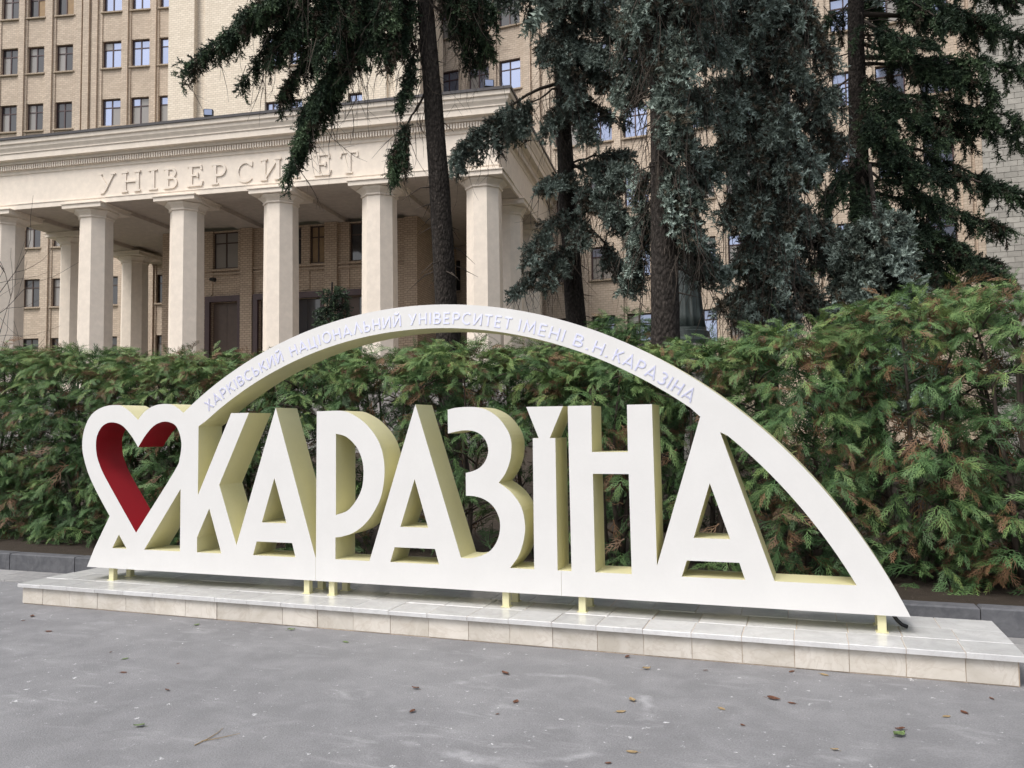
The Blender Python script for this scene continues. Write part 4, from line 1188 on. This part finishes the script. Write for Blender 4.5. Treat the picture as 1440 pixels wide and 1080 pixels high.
# near blue spruce with the thick bare trunk
D3 = 11.0
b_, t_ = trunk_line((945, 650), (926, 100), D3, 0.2, 15)
T = Tree('blue_spruce_tree', 'blue spruce with the thickest bare trunk, right behind the hedge', b_, t_, 0.22, 'blue', 23)
def P3(x, y, dd=0): return at(x, y, D3 + dd)
for a, b, kw in (
    ((926, -20), (985, 15), dict(dd=-0.5, lift=0.1, sec=0.6, hang=0.45, dens=30, start=0.2)),
    ((926, 20), (962, 90), dict(dd=-0.7, lift=0.15, sec=0.5, hang=0.6, dens=30, start=0.3)),
    ((927, 90), (955, 165), dict(dd=-0.6, lift=0.15, sec=0.5, hang=0.7, dens=30, start=0.3)),
    ((927, 150), (962, 205), dict(dd=-0.5, lift=0.1, sec=0.45, hang=0.7, dens=30, start=0.3)),
    ((926, -60), (900, 10), dict(dd=-0.7, lift=0.1, sec=0.6, hang=0.6, dens=28, start=0.2)),
    ((926, -20), (880, 60), dict(dd=0.6, lift=0.1, sec=0.7, hang=0.8, dens=24, start=0.2)),
    ((926, 60), (885, 130), dict(dd=0.9, lift=0.1, sec=0.6, hang=0.9, dens=20, start=0.3)),
    ((926, 30), (1010, 60), dict(dd=0.6, lift=0.1, sec=0.7, hang=0.8, dens=24, start=0.2)),
    ((927, 110), (1000, 150), dict(dd=0.7, lift=0.1, sec=0.6, hang=0.9, dens=20, start=0.3)),
    ((926, -90), (985, -40), dict(dd=-0.8, lift=0.1, sec=0.7, hang=0.7, dens=24, start=0.2)),
    ((928, 170), (985, 260), dict(dd=0.5, lift=0.2, sec=0.5, hang=0.9, dens=18, start=0.5)),
    ((928, 210), (898, 290), dict(dd=0.7, lift=0.2, sec=0.5, hang=1.0, dens=18, start=0.5)),
    ((927, 30), (945, 120), dict(dd=-0.6, lift=0.2, sec=0.45, hang=0.9, dens=34, start=0.3)),
    ((927, 200), (975, 290), dict(dd=-0.3, lift=0.15, sec=0.45, hang=1.0, dens=34, start=0.35)),
    ((927, 220), (965, 330), dict(dd=-0.4, lift=0.25, sec=0.4, hang=1.0, dens=30, start=0.45)),
    ((927, 180), (1000, 240), dict(dd=0.4, lift=0.1, sec=0.6, hang=0.9, dens=24, start=0.3)),
    ((926, -10), (1000, -10), dict(dd=0.2, lift=0.1, sec=0.9, hang=0.9, dens=26, start=0.2)),
    ((927, 20), (890, 20), dict(dd=-0.4, lift=0.1, sec=0.6, hang=0.9, dens=28, start=0.2)),
    ((930, 310), (888, 395), dict(dd=0.8, lift=0.2, sec=0.5, hang=1.0, dens=26, start=0.5)),
    ((928, 250), (978, 330), dict(dd=-0.2, lift=0.15, sec=0.5, hang=0.9, dens=26, start=0.4)),
    ((928, 280), (992, 385), dict(dd=0.9, lift=0.2, sec=0.5, hang=0.8, dens=24, start=0.5)),
    ((928, 260), (895, 340), dict(dd=0.6, lift=0.2, sec=0.55, hang=1.0, dens=26, start=0.4)),
    ((930, 300), (1010, 385), dict(dd=0.9, lift=0.25, sec=0.45, hang=0.8, dens=18, start=0.6))):
    dd = kw.pop('dd')
    T.bough(P3(*a), P3(*b, dd), brownf=0.20, **kw); T.strands(26, P3(*a), P3(*b, dd), 0.3, 0.9)
T.whorls(8.6, 14.6, 0.55, 1.9, 0.5, 4, 0.4, sec=0.7, hang=0.6, dens=4, twl=1.7)
T.dead(2.5, 7.5, 40, 0.7)
count += T.done()

# broad weeping blue spruce, trunk hidden in its own boughs
D4 = 13.0
b_, t_ = trunk_line((1078, 560), (1070, 60), D4, 0.2, 15)
T = Tree('blue_spruce_tree', 'broad weeping blue spruce whose boughs hide its trunk', b_, t_, 0.20, 'blue', 24)
def P4(x, y, dd=0): return at(x, y, D4 + dd)
for (x0, y0), (x1, y1), dd, sec, hang, dens in (
    ((1072, -60), (1010, 10), -0.7, 0.8, 0.8, 26), ((1072, -40), (1135, 20), -0.8, 0.9, 0.8, 28), ((1072, -70), (1080, 5), -1.1, 0.9, 0.9, 28),
    ((1072, 20), (1040, 60), -0.9, 0.9, 1.0, 28), ((1072, 0), (1165, 70), -0.5, 0.9, 0.9, 28), ((1072, 40), (1120, 85), -1.0, 0.9, 1.0, 28),
    ((1073, 90), (1022, 160), -0.9, 0.8, 0.8, 30), ((1073, 110), (1100, 165), -1.2, 0.9, 1.0, 30), ((1073, 90), (1165, 130), -0.5, 0.9, 1.0, 26),
    ((1073, 110), (1000, 120), 0.2, 0.9, 1.0, 24), ((1074, 170), (1050, 225), -1.1, 0.8, 0.9, 30), ((1074, 180), (1110, 235), -1.1, 0.8, 1.0, 30),
    ((1074, 160), (1000, 220), -0.2, 0.8, 0.9, 26), ((1074, 190), (1150, 220), -0.5, 0.8, 0.9, 26), ((1075, 250), (1130, 310), -0.9, 0.7, 0.8, 30),
    ((1075, 240), (1060, 300), -1.1, 0.7, 1.0, 30), ((1075, 250), (1015, 300), -0.4, 0.7, 0.8, 26), ((1075, 290), (1100, 350), -1.0, 0.7, 0.9, 28),
    ((1075, 280), (1175, 330), -0.3, 0.7, 0.8, 26), ((1076, 310), (1040, 370), -0.8, 0.7, 0.8, 26), ((1076, 330), (1140, 400), -0.6, 0.7, 0.8, 26),
    ((1076, 360), (1070, 420), -0.9, 0.6, 0.8, 24), ((1073, 140), (1180, 190), 0.3, 1.0, 1.0, 22), ((1075, 300), (1195, 370), 0.3, 0.8, 0.8, 22), ((1076, 300), (1090, 390), -1.2, 0.7, 0.8, 24),
    ((1077, 400), (1038, 445), -0.5, 0.6, 0.7, 24), ((1077, 400), (1112, 450), -0.8, 0.6, 0.7, 24), ((1077, 390), (1160, 430), -0.3, 0.7, 0.7, 24), ((1078, 420), (1075, 470), -0.9, 0.5, 0.7, 22),
    ((1078, 400), (1010, 430), 0.2, 0.5, 0.8, 20), ((1072, -30), (1010, 50), 0.3, 1.0, 1.0, 20)):
    T.bough(P4(x0, y0), P4(x1, y1, dd), lift=0.12, sec=sec, hang=hang, dens=dens, start=0.15, brownf=0.32); T.strands(30, P4(x0, y0), P4(x1, y1, dd), 0.4, 1.2)
T.whorls(9.5, 14.6, 0.6, 1.9, 0.5, 4, 0.4, sec=0.8, hang=0.7, dens=4, twl=1.7)
T.dead(2.5, 9, 30, 0.9)
count += T.done()

# tall dark green spruce in front of the side block
D5 = 16.0
b_, t_ = trunk_line((1212, 560), (1208, 60), D5, 0.4, 18)
T = Tree('spruce_tree', 'tall dark green spruce with long level boughs before the grey tiled wall', b_, t_, 0.24, 'dark', 25)
def P5(x, y, dd=0): return at(x, y, D5 + dd)
for (x0, y0), (x1, y1), dd, sec, hang, dens in (
    ((1208, -60), (1440, 5), -0.3, 0.8, 0.35, 14), ((1208, -30), (1330, 30), -1.2, 0.8, 0.4, 16), ((1208, 20), (1460, 55), 0.2, 0.9, 0.4, 16), ((1208, 50), (1310, 60), -1.0, 0.6, 0.5, 14),
    ((1208, 80), (1455, 100), -0.8, 0.9, 0.5, 17), ((1208, 90), (1360, 100), 0.6, 0.7, 0.5, 14), ((1209, 110), (1270, 140), -1.5, 0.8, 0.6, 20),
    ((1209, 130), (1420, 165), -0.4, 0.9, 0.6, 18), ((1209, 150), (1330, 190), -1.3, 0.8, 0.5, 18), ((1209, 160), (1470, 195), 0.3, 0.9, 0.6, 16), ((1209, 170), (1260, 215), -1.6, 0.8, 0.6, 20),
    ((1209, 190), (1385, 250), 0.2, 0.8, 0.6, 14), ((1210, 230), (1450, 275), -0.5, 0.8, 0.5, 16), ((1210, 240), (1330, 290), -1.2, 0.7, 0.5, 16), ((1210, 270), (1410, 320), -0.2, 0.8, 0.5, 18),
    ((1210, 290), (1350, 345), -1.0, 0.8, 0.5, 20), ((1210, 310), (1390, 370), 0.2, 0.8, 0.5, 18), ((1210, 330), (1310, 385), -0.9, 0.8, 0.5, 20), ((1211, 350), (1350, 400), 0.4, 0.8, 0.5, 18),
    ((1209, 100), (1140, 160), 0.3, 0.8, 0.6, 16), ((1209, 180), (1130, 250), 0.2, 0.8, 0.6, 18), ((1209, 220), (1170, 270), -1.0, 0.8, 0.6, 20), ((1210, 260), (1120, 330), 0.3, 0.8, 0.6, 18),
    ((1210, 310), (1130, 385), 0.2, 0.8, 0.6, 18), ((1210, 330), (1190, 400), -0.6, 0.8, 0.6, 18), ((1208, 0), (1150, 40), 0.6, 0.8, 0.6, 14),
    ((1209, 140), (1240, 180), -1.6, 0.9, 0.7, 24), ((1210, 200), (1300, 240), -1.5, 0.9, 0.6, 24), ((1210, 280), (1280, 330), -1.5, 0.9, 0.6, 24), ((1210, 250), (1230, 300), -1.6, 0.9, 0.6, 24),
    ((1211, 340), (1420, 390), -0.3, 0.9, 0.5, 20), ((1208, 30), (1270, 60), -1.5, 0.8, 0.6, 20), ((1208, -20), (1390, 25), -0.8, 0.9, 0.5, 20), ((1209, 60), (1400, 130), -0.6, 0.9, 0.6, 20)):
    T.bough(P5(x0, y0), P5(x1, y1, dd), lift=0.06, sec=sec, hang=hang, dens=dens, start=0.2, brownf=0.10)
T.whorls(10.8, 17.4, 0.6, 2.4, 0.5, 4, 0.2, sec=0.8, hang=0.5, dens=4, twl=1.7)
T.dead(3, 11, 34, 1.4)
count += T.done()

# low young blue spruce under them
D6 = 12.2
q = at(1240, 600, D6)
T = Tree('blue_spruce_tree', 'low young blue spruce growing under the tall dark green spruce', (q[0], q[1], 0.2), (q[0], q[1], 5.6), 0.09, 'blue', 26)
T.whorls(2.0, 4.9, 0.30, 1.0, 0.35, 6, 0.22, sec=0.5, hang=0.35, dens=22, start=0.15)
count += T.done()
# sapling in front of the porch
q = at(468, 600, 17)
T = Tree('spruce_sapling', 'slim young spruce top rising above the hedge in front of the porch doors', (q[0], q[1], 0.3), (q[0], q[1], 4.75), 0.05, 'dark', 27)
T.whorls(2.4, 4.5, 0.25, 0.62, 0.15, 6, 0.05, sec=0.32, hang=0.1, dens=22, start=0.1)
count += T.done()
print('spruce sprigs', count, 'triangles', sum(len(o.data.loop_triangles) if o.data.loop_triangles else len(o.data.polygons) for o in bpy.data.objects if o.type == 'MESH'))

# bare twiggy shrub at the left
q = at(-45, 600, 12.5)
bare = tag(empty('bare_shrub', (q[0], q[1], 0.2)), 'leafless twiggy shrub in front of the end portico column', 'shrub')
m = MB(); rb = np.random.default_rng(44)
def grow(p, d, l, r_, n):
    pts = [p]; 
    for k in range(5):
        d = d + rb.normal(0, 0.14, 3) + UP * 0.03; d = d / np.linalg.norm(d); p = p + d * l / 5; pts.append(p)
    m.tube(pts, np.linspace(r_, r_ * 0.5, 6), 4, cap=False)
    if n > 0:
        for k in range(5 if n > 1 else 4):
            i = rb.integers(1, 6); dd = d + rb.normal(0, 0.55, 3); grow(pts[i], dd / np.linalg.norm(dd), l * rb.uniform(0.4, 0.7), r_ * 0.5, n - 1)
for k in range(4): grow(np.array([0.0, 0, 0]), np.array([rb.normal(-0.05, 0.10), rb.normal(0, 0.15), 1.0]), rb.uniform(2.4, 3.7), 0.016, 2)
m.build('twigs', M['twig'], bare)

# ------------------------------------------------------------------ bronze statue on its pedestal
q = at(966, 462, 16.0)
st = tag(empty('statue', (q[0], q[1], q[2])), 'green bronze statue of a standing person in a long coat beside the thick trunk', 'statue')
rg = []
for z, rx, ry in ((0.0, 0.33, 0.27), (0.25, 0.30, 0.25), (0.7, 0.27, 0.22), (1.1, 0.25, 0.20), (1.45, 0.27, 0.20), (1.75, 0.31, 0.20), (1.95, 0.30, 0.18), (2.05, 0.20, 0.14), (2.10, 0.10, 0.10), (2.17, 0.085, 0.09)):
    fold = 0.13 * max(0, 1 - z / 1.8)
    rg.append([(math.cos(a) * rx * (1 + fold * math.sin(9 * a + z)), math.sin(a) * ry * (1 + fold * math.sin(11 * a)), z) for a in np.linspace(0, 2 * math.pi, 48, endpoint=False)])
m = MB(); m.rings(rg); body = m.build('coat', M['bronze'], st, smooth=True)
m = MB(); rg = []
for i in range(12):
    t = i / 11; z = 2.13 + 0.34 * t; f = math.sin(math.pi * (0.08 + 0.88 * t)) ** 0.6
    rg.append([(math.cos(a) * 0.115 * f, math.sin(a) * 0.14 * f - (0.03 if math.sin(a) < -0.9 and 4 < i < 7 else 0), z) for a in np.linspace(0, 2 * math.pi, 24, endpoint=False)])
m.rings(rg); m.build('head', M['bronze'], st, smooth=True)
m = MB()
m.tube([(-0.30, 0, 1.86), (-0.40, -0.03, 1.55), (-0.38, -0.14, 1.28), (-0.30, -0.26, 1.16)], [0.10, 0.085, 0.07, 0.055], 12)
m.tube([(0.30, 0, 1.86), (0.41, 0.02, 1.52), (0.42, -0.06, 1.2), (0.41, -0.10, 1.06)], [0.10, 0.085, 0.07, 0.055], 12)
for s_, hx_, hy, hz in ((-1, -0.30, -0.26, 1.16), (1, 0.41, -0.10, 1.06)):
    for k in range(5): m.tube([(hx_, hy, hz), (hx_ + 0.015 * (k - 2), hy - 0.05, hz - 0.05), (hx_ + 0.018 * (k - 2), hy - 0.06, hz - 0.11 + 0.01 * abs(k - 2))], [0.022, 0.012, 0.008], 6)
m.build('arms', M['bronze'], st, smooth=True)
m = MB()
def circ(r_, z, n=40): return [(math.cos(2 * math.pi * k / n) * r_, math.sin(2 * math.pi * k / n) * r_, z) for k in range(n)]
m.rings([circ(0.52, -0.35), circ(0.52, -0.26), circ(0.44, -0.20), circ(0.44, -0.08), circ(0.38, -0.06), circ(0.38, 0.0)]); m.build('bronze_base', M['bronze'], st)
m = MB(); m.rings([circ(0.75, -(q[2] - 0.2)), circ(0.75, -(q[2] - 0.5)), circ(0.60, -(q[2] - 0.55)), circ(0.55, -0.45), circ(0.62, -0.40), circ(0.62, -0.351)]); m.build('pedestal', M['granite'], st)

# ------------------------------------------------------------------ fallen leaves and a twig on the asphalt
def leaf_mesh(seed, mat, curl):
    r_ = random.Random(seed); m = MB(); n = 7
    top_, bot_ = [], []
    for i in range(n):
        t = i / (n - 1); w_ = math.sin(math.pi * t ** 0.8) * 0.30 * r_.uniform(0.85, 1.1); z = curl * (4 * (t - 0.5) ** 2) * 0.25 + 0.03
        top_.append((t - 0.5, w_, z + curl * w_ * 0.7)); bot_.append((t - 0.5, -w_, z + curl * w_ * 0.5))
    mid = [(t_[0], 0, t_[2] * 0.6) for t_ in top_]
    m.add(top_ + mid + bot_, [f for i in range(n - 1) for f in ((n + i, n + i + 1, i + 1, i), (2 * n + i, 2 * n + i + 1, n + i + 1, n + i))])
    m.tube([(-0.75, 0, 0.03), (-0.5, 0, 0.04)], 0.014, 4)
    return m.mesh('fallen_leaf', M[mat])
LM = {k: [leaf_mesh(i, k, c) for i, c in enumerate((0.5, 0.9, 0.2))] for k in ('leaf_brown', 'leaf_tan', 'leaf_green')}
LL = {'leaf_brown': ('small curled brown fallen leaf lying on the asphalt', 'brown leaves on the asphalt'),
      'leaf_tan': ('straw yellow fallen leaf lying on the asphalt', 'straw yellow leaves on the asphalt'),
      'leaf_green': ('green fallen leaf lying flat on the asphalt', 'green leaves on the asphalt')}
rl = random.Random(8)
def leaf(x, y, kind, s_):
    o = link('fallen_leaf', rl.choice(LM[kind]), None, (x, y, 0.0), rl.uniform(0, 6.28))
    o.scale = (s_, s_, s_); o.location.z = 0.001
    tag(o, LL[kind][0], 'leaf', LL[kind][1])
for x, y, k, s_ in ((-6.43, 5.34, 'b', 0.07), (-6.35, 5.19, 'b', 0.03), (-5.81, 4.98, 'b', 0.06), (-4.79, 5.51, 'g', 0.06), (-4.58, 4.55, 'g', 0.05), (-4.33, 4.29, 'b', 0.05), (-3.77, 4.08, 'b', 0.04),
                    (-3.46, 3.54, 'g', 0.06), (-3.93, 5.60, 'g', 0.06), (-4.82, 4.65, 'b', 0.025), (-4.13, 4.57, 'b', 0.03), (-2.31, 4.58, 'b', 0.055), (-2.14, 4.2, 'b', 0.05), (-1.64, 4.55, 'b', 0.06),
                    (-1.89, 5.04, 'b', 0.075), (-1.03, 5.41, 't', 0.06), (-1.0, 4.78, 't', 0.07), (-1.02, 4.57, 't', 0.06), (-0.85, 4.03, 't', 0.06), (-0.93, 3.86, 'b', 0.035), (-1.67, 4.32, 'b', 0.025),
                    (-3.31, 5.41, 'g', 0.06), (-1.21, 5.64, 'b', 0.05), (-0.22, 5.05, 'b', 0.08), (-0.12, 5.01, 'b', 0.05), (-0.49, 4.79, 't', 0.055), (0.42, 4.75, 'b', 0.055), (0.41, 4.66, 'g', 0.085),
                    (0.68, 5.04, 't', 0.05), (0.78, 5.14, 'b', 0.06), (-0.36, 4.56, 'b', 0.03), (0.09, 4.36, 't', 0.04), (0.97, 5.44, 'b', 0.04), (-0.66, 5.49, 'b', 0.03), (-0.13, 5.64, 'b', 0.05), (0.07, 5.63, 't', 0.06)):
    leaf(x, y, {'b': 'leaf_brown', 't': 'leaf_tan', 'g': 'leaf_green'}[k], s_)
m = MB()
m.tube([(0, 0, 0.004), (0.01, 0.08, 0.006), (0.0, 0.17, 0.005), (-0.02, 0.24, 0.005)], [0.003, 0.0025, 0.002, 0.001], 5)
m.tube([(0.0, 0.05, 0.006), (0.06, 0.11, 0.007), (0.12, 0.20, 0.006)], [0.0025, 0.002, 0.001], 5)
tag(m.build('dry_twig', M['leaf_tan'], None, (-2.98, 3.42, 0.0)), 'thin straw coloured forked twig lying on the asphalt', 'twig')
